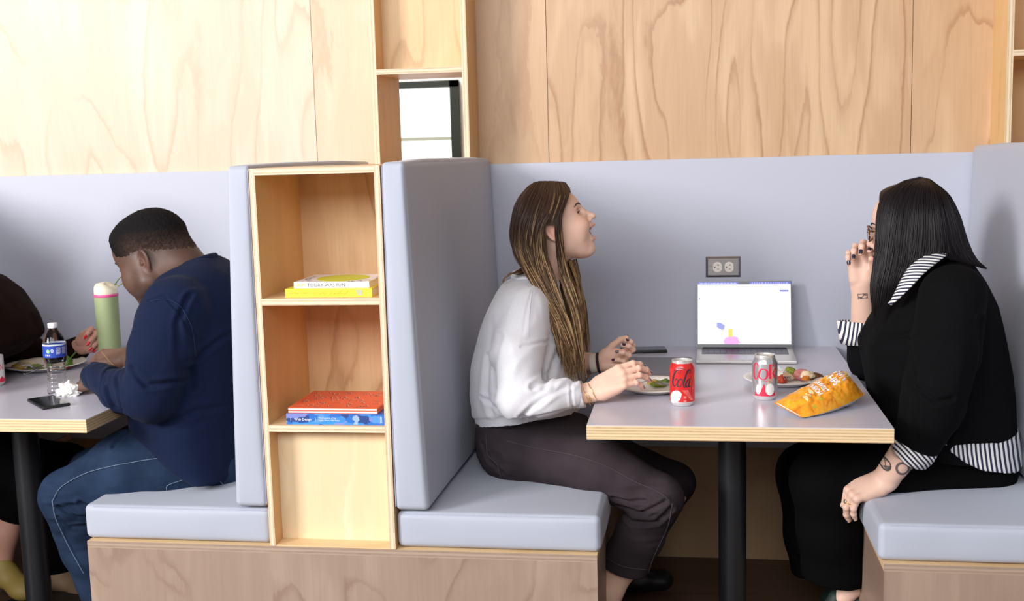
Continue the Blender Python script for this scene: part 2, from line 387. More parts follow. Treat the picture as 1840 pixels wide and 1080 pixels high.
bench_unit(-.946, -1, 'blue-grey seat cushion under the man in jeans', 'narrow blue-grey backrest left of the shelf tower, behind the man', 2)
bench_unit(1.116, -1, 'blue-grey seat cushion under the woman in black', 'blue-grey backrest behind the woman in black', 3)
bench_unit(-2.672, 1, 'blue-grey seat cushion at the far left edge under the person in brown', 'blue-grey backrest behind the person in brown', 4)
# plinths
def plinth(x0, x1, label):
    t = empty('bench_base', ((x0+x1)/2, .5, 0)); tag(t, label, 'bench base')
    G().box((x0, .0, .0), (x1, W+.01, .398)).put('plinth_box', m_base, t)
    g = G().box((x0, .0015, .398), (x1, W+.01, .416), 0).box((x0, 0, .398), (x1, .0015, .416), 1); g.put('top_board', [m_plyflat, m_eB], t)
plinth(-1.462, -.090, 'long plywood bench base below the shelf tower')
plinth(.600, 1.97, 'plywood bench base at the right under the woman in black')
plinth(-3.5, -2.155, 'plywood bench base at the far left edge')
# ---- shelf tower
t = empty('shelf_tower', (TC, .15, .416)); tag(t, 'plywood shelf tower with books between the two booths', 'bookshelf')
X0, X1, D, T = -.946, -.608, .34, .015
for a, b in ((X0, X0+T), (X1-T, X1)):
    G().box((a, .001, .417), (b, D, 1.398), 0).box((a, 0, .417), (b, .001, 1.398), 1).put('side_panel', [m_plyside, m_eX], t)
G().box((X0+T, D-.015, .417), (X1-T, D, 1.381)).put('back_board', m_plyback, t)
for z0, z1 in ((1.381, 1.398), (1.052, 1.069), (.724, .741)):
    G().box((X0+T, .001, z0), (X1-T, D-.015, z1), 0).box((X0+T, 0, z0), (X1-T, .001, z1), 1).put('shelf', [m_plyflat, m_eZ], t)
G().box((X0+T, .055, .417), (X1-T, .065, .724)).put('lower_panel', m_plypanel, t)
G().box((X0+T, .002, .4165), (X1-T, .055, .420)).put('bottom_strip', m_plyflat, t)
# solid divider behind the tower up to the wall, and the backs of the far benches
struct('wall_divider', G().box((X0+.001, D+.001, .417), (X1-.001, W+.01, 1.392)), m_ply)
struct('wall_divider.001', G().box((1.118, 0.0, .417), (1.454, W+.01, 1.392)), m_ply)
struct('wall_divider.002', G().box((-3.0, 0.0, .417), (-2.70, W+.01, 1.392)), m_uph)
# ---- tables
def table(x0, x1, label, px):
    t = empty('booth_table', (px, .4, 0)); tag(t, label, 'table')
    g = G().box((x0, 0, .714), (x1, W-.01, .7485), 1).box((x0+.0002, .0002, .7485), (x1-.0002, W-.0102, .750), 0)
    # ply edges: front (x-running) and sides (y-running)
    g.box((x0-.0004, -.0004, .7141), (x1+.0004, .0004, .7484), 1)
    g.box((x1, .0005, .7141), (x1+.0005, W-.011, .7484), 2).box((x0-.0005, .0005, .7141), (x0, W-.011, .7484), 2)
    g.put('tabletop', [m_tab, m_eT, m_eTs], t)
    G().tube([(px, .4, .008), (px, .4, .712)], .0385, 40).put('pole', m_black, t, smooth=True, angle=50)
    G().lathe([(.001, .012), (.24, .008), (.255, .0)], (px, .4, 0), 48).put('base_plate', m_black, t, smooth=True)
    G().box((px-.13, .27, .706), (px+.13, .53, .7135)).put('mounting_plate', m_black, t)
m_tab = fabric('grey_laminate_table', (.57, .555, .64), (.55, .535, .62), scale=1600, rough=.27, bs=.03, sheen=0, mott=.03, spec=.5)
table(-.110, .618, 'grey laminate table with laptop and soda cans', .256)
table(-2.17, -1.438, 'grey laminate table at left with water bottle and plate', -1.876)
# ================================================================== props
TZ = .7502
def mapper(o, ex, ey, en, off=0.): 
    o, ex, ey, en = map(lambda v: np.array(v, float), (o, ex, ey, en))
    return lambda x, y, z=0.: o+ex*x+ey*y+en*(off+z)
m_ink = plain('print_black', (.02, .02, .03), .5); m_page = plain('book_pages', (.82, .78, .70), .8)
# ---- books
def book(label, x0, y0, z0, w, d, h, cover, edge=None, name='book', rot=0.):
    t = empty(name, (x0, y0, z0)); tag(t, label, 'book')
    c_, s_ = math.cos(rot), math.sin(rot)
    def f(x, y, z=0.): return A(x0+x*c_-y*s_, y0+x*s_+y*c_, z0+z)
    def bx(a, b, nm, m):
        g = G().box(a, b); g.v = [tuple(f(*p)) for p in g.v]; return g.put(nm, m, t)
    ct = .0016
    cv = G().box((0, 0, h-ct), (w, d, h)).box((0, 0, 0), (w, d, ct)).box((0, 0, ct), (w, ct, h-ct)); cv.v = [tuple(f(*p)) for p in cv.v]
    cv.put('cover', cover, t)
    bx((.001, ct, ct), (w-.0025, d-.002, h-ct), 'page_block', edge or m_page)
    return t, f
m_bw = plain('book_cover_white', (.86, .85, .88), .35); m_by = plain('book_cover_yellow', (.90, .72, .05), .4); m_lime = plain('lime_print', (.62, .64, .03), .45)
m_br = plain('book_cover_red', (.86, .13, .05), .4); m_bb = plain('book_cover_blue', (.06, .19, .60), .35)
m_orange = plain('print_orange', (.85, .25, .05), .5); m_whitep = plain('print_white', (.9, .9, .92), .45)
sz = 1.0692
x0 = at(514, 528, .03)[0]; x1 = at(669, 525, .03)[0]
t, f = book('yellow paperback under the white book on the upper shelf', x0, .025, sz, x1-x0, .20, .0215, m_by)
g = G(); text_on(g, '6 4 2', lambda x, y: f(x, -.0004, y), .0045, .012, .0085); g.put('spine_print', m_orange, t)
g = G(); text_on(g, 'THINGS TO DRAW', lambda x, y: f(x, -.0004, y), .0045, .0245, .0085, width=.034); g.put('spine_title', plain('print_green', (.25, .33, .03), .5), t)
g = G()
for i in range(46):
    a = random.Random(i); xx = .07+a.random()*.125; g.tube([f(xx, -.0003, .003+a.random()*.006), f(xx+.006+a.random()*.01, -.0003, .009+a.random()*.009)], .0002, 4)
g.put('spine_pattern', plain('print_ochre', (.62, .50, .05), .5), t)
g = G(); g.prism([(.190, .004), (.203, .004), (.205, .017), (.186, .019)], 0, .0003, lambda x, y, z: f(x, -.0003-z, y)); g.put('spine_pattern', plain('print_grey_green', (.45, .48, .30), .5), t)
x0 = at(529, 510, .045)[0]; x1 = at(664, 508, .045)[0]; wB = x1-x0
t, f = book('white book titled TODAY WAS FUN on top of the yellow one', x0, .04, sz+.0218, wB, .17, .0155, m_bw)
F = lambda x, y: f(x, -.0004, y)
g = G(); text_on(g, 'GROFF', F, .0065, .004, .0042, width=.026, bold=.02); g.put('spine_author', m_lime, t)
g = G(); text_on(g, 'TODAY WAS FUN', F, .0085, .036, .0033, width=.100); g.put('spine_title', m_ink, t); g = G(); text_on(g, ':)', F, .006, .143, .0045); g.put('spine_smiley', m_ink, t); g = G(); text_on(g, '8', F, .006, .172, .0045, width=.004); g.put('spine_mark', plain('print_grey', (.4, .4, .42), .5), t)
el = [(.105+.068*math.cos(a), .085+.075*math.sin(a)) for a in np.linspace(0, 2*math.pi, 48, endpoint=False)]
g = G(); g.prism(el, .0157, .0160, lambda x, y, z: f(x, y, z)); g.put('cover_disc', m_lime, t)
g = G()
def ring_text(g, s, a0, da, r, cx, cy, sy, h):
    for i, ch in enumerate(s):
        a = a0+da*i; c_, s_ = math.cos(a-math.pi/2), math.sin(a-math.pi/2)
        if ch == ' ': continue
        vs, fs = text_mesh(ch, 1.); k = h/.7
        g.add([f(cx+r*math.cos(a)+(x*c_-y*s_)*k, cy+sy*r*math.sin(a)+(x*s_+y*c_)*k, .0161) for x, y in vs], fs)
ring_text(g, 'TODAY', -2.35, -.26, .085, .105, .085, 1., .014); ring_text(g, 'WAS FUN', -.95, .22, .088, .105, .085, 1., .014)
g.put('cover_print', m_ink, t)
g = G(); ring_text(g, 'GROFF', -.75, .17, .070+.035, .105, .085, 1., .010); g.put('cover_author', m_lime, t)
# lower shelf: blue book and two thin red ones
sz = .7412
x0 = at(515, 752, .012)[0]; x1 = -.6235
h = .0275
m_b2 = newmat('blue_patchwork_cover'); mm, nt_, b_ = m_b2
v_, s_ = coords(nt_, 'x', 'z', 38, 55, 1.)
vo = N(nt_, 'TexVoronoi', distance='CHEBYCHEV'); vo.inputs['Randomness'].default_value = .8; vo.inputs['Scale'].default_value = 1.; L(nt_, v_, vo.inputs['Vector'])
hs = N(nt_, 'SeparateColor'); L(nt_, vo.outputs['Color'], hs.inputs[0])
L(nt_, ramp(nt_, hs.outputs[0], [(0, (.03, .07, .25)), (.2, (.03, .16, .55)), (.45, (.05, .26, .72)), (.7, (.10, .30, .70)), (.85, (.20, .25, .60)), (.95, (.16, .38, .74))], 'CONSTANT'), b_.inputs['Base Color']); b_.inputs['Roughness'].default_value = .35
t, f = book('thick blue hardback on web design under the red books', x0, .010, sz, x1-x0, .22, h, mm)
F = lambda x, y: f(x, -.0004, y)
g = G(); text_on(g, 'Web Design', F, .0062, .021, .0105, width=.046); g.put('spine_title', m_whitep, t); g = G(); g.box(tuple(f(.0115, -.0004, .009)), tuple(f(.0122, -.0001, .018))); g.box(tuple(f(.078, -.0004, .009)), tuple(f(.0787, -.0001, .018))); g.put('spine_rule', m_whitep, t); g = G()
text_on(g, 'The Evolution of the', F, .0036, .087, .0155, width=.046); text_on(g, 'Digital World 1990-Today', F, .0036, .087, .0095, width=.055); g.put('spine_subtitle', m_whitep, t); g = G()
vs, fs = text_mesh('TASCHEN', 1.); k = .0045/.7; xm = max(v[0] for v in vs)
g.add([f((x1-x0)-.009-y*k, -.0004, .004+x*.0185/xm) for x, y in vs], fs); g.put('spine_publisher', m_whitep, t)
g = G(); g.prism([(.178, .001), (.183, .010), (.176, .014), (.178, .022), (.188, .026), (.194, .020), (.195, .012), (.190, .008), (.191, .001)], 0, .0002, lambda x, y, z: f(x, -.0002-z, y)); g.put('spine_portrait', plain('print_pale_blue', (.30, .44, .62), .5), t)
zz = sz+h+.0005
x0 = at(518, 722, .02)[0]; x1r = at(678, 727, .02)[0]
m_marks = plain('print_dark_red', (.25, .03, .04), .5); m_cream = plain('print_cream', (.9, .62, .42), .5)
for k_ in range(2):
    t, f = book(['thin red book between the blue one and its lookalike', 'thin red book with letter pattern topmost on the lower shelf'][k_], x0, .018-.001*k_, zz+k_*.0072, x1r-x0, .205, .0068, m_br, plain('white_card_pages', (.85, .84, .85), .6), name='book')
    g = G(); g.box(tuple(f(0.0002, -.0006, .0014)), tuple(f(x1r-x0-.0002, -.0001, .0050))); g.put('spine_strip', m_whitep, t)
    if k_ == 1:
        g = G(); g2 = G(); rn = random.Random(4)
        for i in range(7):
            for j in range(5):
                s_ = rn.choice('CGSJULVAZTPOH'); a = rn.random()*6.3; c_, q_ = math.cos(a), math.sin(a); ox = .02+i*.031+rn.random()*.006; oy = .02+j*.038; vs, fs = text_mesh(s_, 1.)
                if ox > x1r-x0-.022: continue
                g.add([f(ox+(x*c_-y*q_)*.026, oy+(x*q_+y*c_)*.026, .0070) for x, y in vs], fs)
                g2.add([f(ox+.0016+(x*c_-y*q_)*.026, oy+.0016+(x*q_+y*c_)*.026, .00692) for x, y in vs], fs)
        g.put('cover_letters', m_marks, t); g2.put('cover_letters', m_cream, t)
# ---- outlet
oc = at(1299.5, 479.5, W-.006); ox, oz = oc[0], oc[2]; OY = W-.0062
m_steel, nt_, b_ = newmat('brushed_steel'); v_, s_ = coords(nt_, 'z', 'x', 900, 12, 0); b_.inputs['Metallic'].default_value = 1; b_.inputs['Roughness'].default_value = .34
L(nt_, ramp(nt_, noise_(nt_, v_, 1, 2), [(.3, (.36, .34, .34)), (.7, (.50, .48, .48))]), b_.inputs['Base Color'])
t = empty('power_outlet', (ox, OY, oz)); tag(t, 'steel double power outlet on the grey panel above the laptop', 'outlet')
g = G(); pw, ph, b1 = .0575, .035, .0075
vs = []
for (a, b, y) in ((pw, ph, 0), (pw-b1, ph-b1, -.0055)): vs += [(ox-a, OY+y, oz-b), (ox+a, OY+y, oz-b), (ox+a, OY+y, oz+b), (ox-a, OY+y, oz+b)]
g.add(vs, [(4, 5, 6, 7), (0, 1, 5, 4), (1, 2, 6, 5), (2, 3, 7, 6), (3, 0, 4, 7)]); g.put('cover_plate', m_steel, t)
m_ivory = plain('ivory_plastic', (.85, .80, .72), .35)
for s_ in (-1, 1):
    cx = ox+s_*.0192; pl = []
    for i in range(40):
        a = 2*math.pi*i/40; x = .0165*math.cos(a); z = .0172*math.sin(a); x = max(-.0142, min(.0142, x)); pl.append((x, z))
    g = G(); g.prism(pl, 0, .0022, lambda x, y, z: (cx+x, OY-.0055-z, oz+y)); r_ = g.put('receptacle', m_ivory, t)
    g = G(); y1 = OY-.0079
    g.box((cx-.001, y1, oz+.0055), (cx+.0062, y1+.0004, oz+.0072)).box((cx-.001, y1, oz-.0072), (cx+.0052, y1+.0004, oz-.0055)).box((cx+.0018, y1, oz+.0055), (cx+.0032, y1+.0004, oz+.0100))
    g.prism([(.0026*math.cos(a), .0026*math.sin(a)) for a in np.linspace(0, 6.2, 14)], 0, .0004, lambda x, y, z: (cx-.0085+x, y1+z, oz+y)); g.put('slot', m_ink, r_)
G().prism([(.0025*math.cos(a), .0025*math.sin(a)) for a in np.linspace(0, 6.1, 14)], 0, .0012, lambda x, y, z: (ox+x, OY-.0056-z, oz+y)).put('screw', m_steel, t)
# ---- laptop
Lf, Rf = atz(1247, 649, .763), atz(1424, 650, .763)
base_y0 = .80; lx0, lx1 = .158, .466; D_ = .215
t = empty('laptop', ((lx0+lx1)/2, base_y0+D_/2, TZ)); tag(t, 'open silver laptop with lit screen on the table below the outlet', 'laptop')
m_alu = plain('laptop_aluminium', (.56, .54, .53), .38, metal=.35)
m_key = plain('laptop_keys', (.025, .024, .032), .5); m_bez = plain('laptop_bezel', (.01, .01, .012), .25)
rt = -.02
def lf(x, y, z=0.): c_, s_ = math.cos(rt), math.sin(rt); return A(lx0+x*c_-y*s_, base_y0+x*s_+y*c_, TZ+z)
LW = lx1-lx0
def lbox(a, b, nm, m, bev=0):
    g = G().box(a, b, bev=bev); g.v = [tuple(lf(*p)) for p in g.v]; return g.put(nm, m, t)
bs_ = lbox((0, 0, .001), (LW, D_, .012), 'base', m_alu, .003)
kb = lbox((.018, .105, .0118), (LW-.018, .203, .0122), 'keyboard', m_key)
g = G()
for r in range(6):
    n_ = 14
    for c in range(n_):
        if r == 0 and 4 <= c <= 8: 
            if c == 4: g.box((.02+c*.0193, .107+r*.0162, .0122), (.02+9*.0193-.002, .107+r*.0162+.0142, .0132))
            continue
        g.box((.02+c*.0193, .107+r*.0162, .0122), (.02+c*.0193+.0172, .107+r*.0162+.0142, .0132))
g.v = [tuple(lf(*p)) for p in g.v]; g.put('keys', plain('laptop_key_caps', (.06, .055, .085), .4), kb)
lbox((LW/2-.065, .012, .0119), (LW/2+.065, .092, .0123), 'trackpad', plain('laptop_trackpad', (.42, .40, .43), .25, metal=.6))
# screen leaning back from the hinge
sy, sz0 = D_-.003, .013; SH = .222; an = math.radians(14)
def sf(x, h, n=0.): return lf(x, sy+math.sin(an)*h+math.cos(an)*n, sz0+math.cos(an)*h-math.sin(an)*n)
g = G().box((0, 0, 0), (LW, SH, .0045), bev=.0018); g.v = [tuple(sf(x, y, z)) for x, y, z in g.v]; lid = g.put('screen_lid', m_alu, t)
g = G().box((.0015, .001, -.0006), (LW-.0015, SH-.0015, .0002)); g.v = [tuple(sf(*p)) for p in g.v]; g.put('screen_bezel', m_bez, lid)
def rectm(nm, x0, y0, x1, y1, m, n=-.0008):
    g = G().add([sf(x0, y0, n), sf(x1, y0, n), sf(x1, y1, n), sf(x0, y1, n)], [(0, 1, 2, 3)]); return g.put(nm, m, lid)
m_scr = plain('screen_white', (.93, .94, 1.), .3, emit=.95); m_scb = plain('screen_blue_bar', (.10, .11, .62), .3, emit=.8)
sx0, sx1, sy0, sy1 = .0045, LW-.0045, .0125, SH-.0045
rectm('display', sx0, sy0, sx1, sy1, m_scr)
rectm('menu_bar', sx0, sy1-.0075, sx1, sy1, m_scb, -.0010)
rectm('notch', LW/2-.018, sy1-.008, LW/2+.018, sy1+.001, m_bez, -.0012)
g = G(); rn = random.Random(2)
x = sx0+.006
while x < LW/2-.024: 
    w_ = .004+rn.random()*.007; g.add([sf(x, sy1-.0048, -.0012), sf(x+w_, sy1-.0048, -.0012), sf(x+w_, sy1-.0028, -.0012), sf(x, sy1-.0028, -.0012)], [(0, 1, 2, 3)]); x += w_+.003
x = LW/2+.026
while x < sx1-.01:
    w_ = .002+rn.random()*.004; g.add([sf(x, sy1-.0048, -.0012), sf(x+w_, sy1-.0048, -.0012), sf(x+w_, sy1-.0028, -.0012), sf(x, sy1-.0028, -.0012)], [(0, 1, 2, 3)]); x += w_+.004
g.put('menu_items', plain('screen_pale', (.7, .72, 1.), .3, emit=.9), lid)
rectm('button', LW-.039, SH-.037, LW-.011, SH-.031, plain('screen_button', (.16, .18, .66), .3, emit=.7), -.0010)
rectm('side_icon', .0075, SH-.061, .0125, SH-.0565, plain('screen_icon', (.25, .32, .85), .3, emit=.7), -.0010)
m_sg = plain('screen_soft_grey', (.86, .87, .96), .3, emit=.85)
rectm('page_card', .074, sy0, .165, sy0+.075, plain('screen_card', (.90, .91, .98), .3, emit=.9), -.0009)
g = G()
for i in range(5):
    for j in range(3): x = .240+j*.024; y = .045+i*.027; g.add([sf(x, y, -.001), sf(x+.005, y, -.001), sf(x+.005, y+.003, -.001), sf(x, y+.003, -.001)], [(0, 1, 2, 3)])
for (x, y, w_) in ((.103, .134, .006), (.093, .119, .046), (.097, .111, .040)): g.add([sf(x, y, -.001), sf(x+w_, y, -.001), sf(x+w_, y+.0018, -.001), sf(x, y+.0018, -.001)], [(0, 1, 2, 3)])
g.put('page_text', m_sg, lid)
def pol(nm, pts, m, n=-.0011): G().add([sf(x, y, n) for x, y in pts], [tuple(range(len(pts)))]).put(nm, m, lid)
pol('blue_shape', [(.066, .083), (.078, .083), (.092, .074), (.089, .060), (.080, .060), (.066, .068)], plain('screen_periwinkle', (.26, .30, .80), .3, emit=.8))
pol('pink_shape', [(.092, sy0), (.088, .018), (.088, .026), (.096, .034), (.108, .038), (.125, .038), (.134, .034), (.136, .024), (.141, .020), (.141, .016), (.136, .016), (.132, sy0)], plain('screen_pink', (.88, .36, .80), .3, emit=.85))
pol('yellow_shape', [(.103, .037), (.117, .037), (.117, .062), (.103, .062)], plain('screen_yellow', (.90, .66, .05), .3, emit=.85), -.0012)
pol('pink_hand', [(.086, .066), (.099, .066), (.103, .058), (.098, .054), (.090, .058)], plain('screen_blush', (.98, .80, .78), .3, emit=.85), -.001)
lbox((.02, sy-.004, .008), (LW-.02, sy+.004, .0155), 'hinge', m_bez)
# ---- dark closed tablet/folio under her hands and her phone behind it
t = empty('closed_laptop', (.03, .68, TZ)); tag(t, 'closed flat dark grey laptop lying under the laughing woman\'s hands', 'laptop')
G().box((-.085, .50, TZ+.0004), (.146, .848, TZ+.008), bev=.003).put('lower_case', plain('space_grey_metal', (.20, .20, .215), .42, metal=.4), t)
G().box((-.085, .50, TZ+.0085), (.146, .848, TZ+.0125), bev=.0018).put('lid', plain('space_grey_metal_lid', (.22, .22, .235), .40, metal=.4), t)
m_ph = plain('phone_black', (.012, .014, .014), .35); m_phg = plain('phone_glass', (.015, .017, .02), .12, spec=.6)
def phone(label, cx, cy, z, ang, l=.150, w_=.074, h=.010, side=True):
    t = empty('phone', (cx, cy, z)); tag(t, label, 'phone')
    def pf(x, y, zz): c_, s_ = math.cos(ang), math.sin(ang); return (cx+x*c_-y*s_, cy+x*s_+y*c_, z+zz)
    g = G().box((-l/2, -w_/2, .0002), (l/2, w_/2, h), bev=.003); g.v = [pf(*p) for p in g.v]; g.put('case', m_ph, t, smooth=True, angle=40)
    g = G().box((-l/2+.003, -w_/2+.003, h), (l/2-.003, w_/2-.003, h+.0006)); g.v = [pf(*p) for p in g.v]; g.put('screen', m_phg, t)
    g = G().box((-.065, -w_/2-.0003, .0035), (-.045, -w_/2, .007)); g.v = [pf(*p) for p in g.v]; g.put('button', plain('phone_button', (.35, .28, .22), .4) if side else m_ph, t)
phone('black phone lying behind the laughing woman\'s hands near the wall', -.012, 1.015, TZ, .13)
a1, a2, a3, a4 = [atz(*q, .762) for q in ((48, 714), (82, 732), (128, 722), (90, 706))]
phone('black glossy phone on the left table in front of the water bottle', (a1+a2+a3+a4)[0]/4, (a1+a2+a3+a4)[1]/4, TZ, math.atan2((a2-a1)[1], (a2-a1)[0]), l=.150, w_=.076, h=.0085, side=False)
# ---- cans
def can(label, px, py, art):
    c = atz(px, py, TZ); c = A(c[0], c[1]+.027, TZ); R_ = .0331
    t = empty('soda_can', tuple(c)); tag(t, label, 'can')
    al = plain('can_aluminium', (.80, .78, .75), .25, metal=.6)
    prof = [(.0005, .006), (.020, .004), (.0255, .0), (.0272, .0015), (R_-.001, .0085), (R_, .012), (R_, .0125)]
    G().lathe(prof, c, 64).put('base_rim', al, t, smooth=True)
    body = {'red': plain('can_red', (.80, .03, .03), .22, metal=.35, coat=.4), 'silver': plain('can_silver', (.74, .74, .76), .20, metal=.75, coat=.2), 'white': plain('can_white', (.8, .8, .8), .25, coat=.3)}[art]
    G().lathe([(R_, .0125), (R_, .098), (R_-.0006, .101), (R_-.0035, .107), (.0275, .1125), (.0268, .1135)], c, 64).put('can_body', body, t, smooth=True)
    lid = G().lathe([(.0268, .1135), (.0262, .1165), (.0270, .1185), (.0266, .1200), (.0252, .1200), (.0245, .1188), (.0240, .1140), (.0225, .1135), (.0005, .1145)], c, 64).put('can_lid', al, t, smooth=True)
    g = G(); g.prism([(.0085*math.cos(a)+.011, .006*math.sin(a)) for a in np.linspace(0, 6.1, 20)], .1146, .1150, lambda x, y, z: c+A(x*.8, x*.6*.0+y, z)); g.put('opening', m_ink, lid)
    g = G(); g.tube([c+A(-.002+.008*math.cos(a)-.006, .006*math.sin(a), .1162) for a in np.linspace(0, 2*math.pi, 18)], .0012, 6); g.put('pull_tab', al, lid)
    th0 = math.atan2(CPOS[1]-c[1], CPOS[0]-c[0])
    def cf(s, z, off=.0004):
        a = th0+s/R_; r = R_+off
        if z > .098: r = R_+off-(z-.098)**1.5*2.5
        return c+A(r*math.cos(a), r*math.sin(a), z)
    return t, cf
t, cf = can('red soda can with black script lettering near the front table edge', 1226, 731, 'red')
g = G(); h0 = .055
ST = [  # script letters, x right, y up in can metres (s, z)
  ([(-.008, .098), (-.0105, .092), (-.0075, .089), (-.004, .094), (-.0065, .1000), (-.0130, .0985), (-.021, .088), (-.0255, .075), (-.0265, .063), (-.0235, .0565), (-.018, .0575), (-.0125, .066), (-.0118, .073), (-.0150, .0755), (-.0185, .071)], [.0008, .001, .001, .001, .0014, .003, .0045, .0052, .0048, .0034, .0022, .0016, .0016, .0028, .002]),
  ([(-.0235, .092), (-.018, .1000), (-.010, .1040), (0., .1035), (.0085, .0995)], [.001, .0014, .0030, .0026, .001]),
  ([(-.0030, .0750), (-.0080, .0730), (-.0125, .0640), (-.0115, .0565), (-.0070, .0550), (-.0020, .0610), (.0005, .0690), (-.0005, .0745), (-.0045, .0760), (-.0070, .0720)], [.0016, .003, .0044, .004, .0026, .0014, .0014, .0022, .0024, .001]),
  ([(-.0005, .0720), (.0040, .0690)], [.001, .001]),
  ([(.0190, .0980), (.0160, .0935), (.0185, .0905), (.0225, .0935), (.0205, .0995), (.0155, .0985), (.0105, .0880), (.0060, .0740), (.0035, .0630), (.0040, .0560), (.0075, .0545), (.0110, .0580)], [.0012, .0014, .0016, .0018, .0018, .003, .0042, .0044, .004, .0034, .002, .001]),
  ([(.0195, .0745), (.0160, .0740), (.0105, .0660), (.0090, .0580), (.0125, .0545), (.0165, .0600), (.0200, .0700)], [.0018, .0028, .004, .0042, .003, .0014, .0012]),
  ([(.0235, .0820), (.0200, .0700), (.0170, .0600), (.0185, .0550), (.0225, .0570)], [.001, .0034, .004, .0030, .001])]
for p_, w_ in ST: stroke(g, p_, w_, lambda x, y: cf(x*1.02, y-.001))
g.put('script_lettering', m_ink, t)
g = G(); text_on(g, 'ZERO SUGAR', lambda x, y: cf(x, y), .0022, -.025, .047, width=.020); g.put('small_print', plain('can_small_print', (.25, .01, .01), .4), t)
rn = random.Random(8); g = G()
blob = [(-.026+ .0165*math.cos(a)*(1+.10*rn.random())+.002*math.sin(a)*3, .0265+.0165*math.sin(a)*(1+.10*rn.random())) for a in np.linspace(0, 2*math.pi, 40, endpoint=False)]
def fan(g, poly, f, cx, cy, rings=5, m=0):
    n = len(poly); b = [f(cx, cy)]
    for r in range(1, rings+1):
        b += [f(cx+(x-cx)*r/rings, cy+(y-cy)*r/rings) for x, y in poly]
    fs = [(0, 1+i, 1+(i+1) % n) for i in range(n)]
    for r in range(rings-1): fs += [(1+r*n+i, 1+(r+1)*n+i, 1+(r+1)*n+(i+1) % n, 1+r*n+(i+1) % n) for i in range(n)]
    g.add(b, fs, m)
fan(g, blob, lambda x, y: cf(x+.006, y), -.026, .0265)
g.put('white_patch', plain('can_white_print', (.66, .65, .63), .4), t)
g = G()
for i in range(4): fan(g, [(.000+i*.004, .045), (.0025+i*.004, .045), (.026+i*.002, .018), (.0245+i*.002, .016)], lambda x, y: cf(x, y, .0003), .013+i*.003, .030, 4)
for (a, b) in ((.006, .026), (.006, .016)): fan(g, [(a-.0025, b-.003), (a+.0045, b-.003), (a+.0045, b+.003), (a-.0025, b+.003)], lambda x, y: cf(x, y, .00045), a+.001, b, 2)
g.put('pale_stripes', plain('can_pale_red', (.88, .22, .18), .35), t)
t, cf = can('silver soda can with big red serif letters beside the plate', 1375.5, 720, 'silver')
m_cr = plain('can_red_letters', (.74, .02, .07), .3)
g = G()
stroke(g, [(-.0185, .091), (-.0235, .0985), (-.0300, .0995), (-.0355, .088), (-.0360, .073), (-.0325, .0600), (-.0255, .0590), (-.0200, .0680), (-.0190, .0700)], [.0014, .0024, .003, .0062, .0068, .0050, .0022, .0014, .001], lambda x, y: cf(x+.002, y))
stroke(g, [(-.0080, .0585), (-.0150, .0640), (-.0155, .0740), (-.0110, .0835), (-.0035, .0855), (.0045, .0820), (.0065, .0730), (.0045, .0635), (-.0025, .0580), (-.0080, .0585)], [.0022, .0052, .0062, .0046, .0020, .0050, .0064, .0050, .0020, .0022], lambda x, y: cf(x, y))
fan(g, [(.0105, .0595), (.0175, .0595), (.0175, .0985), (.0115, .0985), (.0105, .0970)], lambda x, y: cf(x, y), .014, .078, 6)
fan(g, [(.0190, .0740), (.0290, .0880), (.0340, .0880), (.0255, .0740), (.0350, .0595), (.0270, .0595)], lambda x, y: cf(x, y), .0245, .0740, 6)
text_on(g, 'DIET', lambda x, y: cf(x, y), .006, .0195, .092, width=.012); text_on(g, 'LIMITED', lambda x, y: cf(x, y), .0028, -.006, .0525, width=.020)
g.put('red_lettering', m_cr, t)
g = G(); poly = [(-.030, .0125), (-.030, .022), (-.024, .017), (-.017, .016), (-.012, .024), (-.007, .036), (-.003, .046), (.001, .048), (-.001, .036), (.002, .028), (.010, .022), (.016, .016), (.022, .020), (.030, .024), (.030, .0125)]
for i in range(len(poly)-1):
    if poly[i][0] != poly[i+1][0]:
        (a, b), (c_, d_) = poly[i], poly[i+1]
g = G()
xs = np.linspace(-.030, .030, 31)
def top(x): return np.interp(x, [-.030, -.024, -.017, -.012, -.007, -.002, .003, .008, .013, .020, .030], [.024, .018, .016, .024, .036, .047, .034, .024, .018, .016, .026])
g.add([cf(x, .0126) for x in xs]+[cf(x, top(x)) for x in xs], [(i, i+1, 32+i, 31+i) for i in range(30)]); g.put('red_band', m_cr, t)
g = G(); fan(g, [(.014+.0125*math.cos(a), .031+.0155*math.sin(a)) for a in np.linspace(0, 6.2, 30)], lambda x, y: cf(x, y, .0006), .014, .031); fan(g, [(-.019+.005*math.cos(a), .031+.013*math.sin(a)) for a in np.linspace(0, 6.2, 20)], lambda x, y: cf(x, y, .0005), -.019, .031); g.put('white_patch', plain('can_print_offwhite', (.80, .78, .74), .35), t)
t, cf = can('white and red can cut off at the left edge', -20, 696, 'white')
g = G(); g.add([cf(x, .0126) for x in xs*1.6]+[cf(x, .026+.004*math.sin(x*300)) for x in xs*1.6], [(i, i+1, 32+i, 31+i) for i in range(30)]); text_on(g, 'FUN', lambda x, y: cf(x, y), .020, -.004, .050, width=.038); g.put('red_band', m_cr, t)
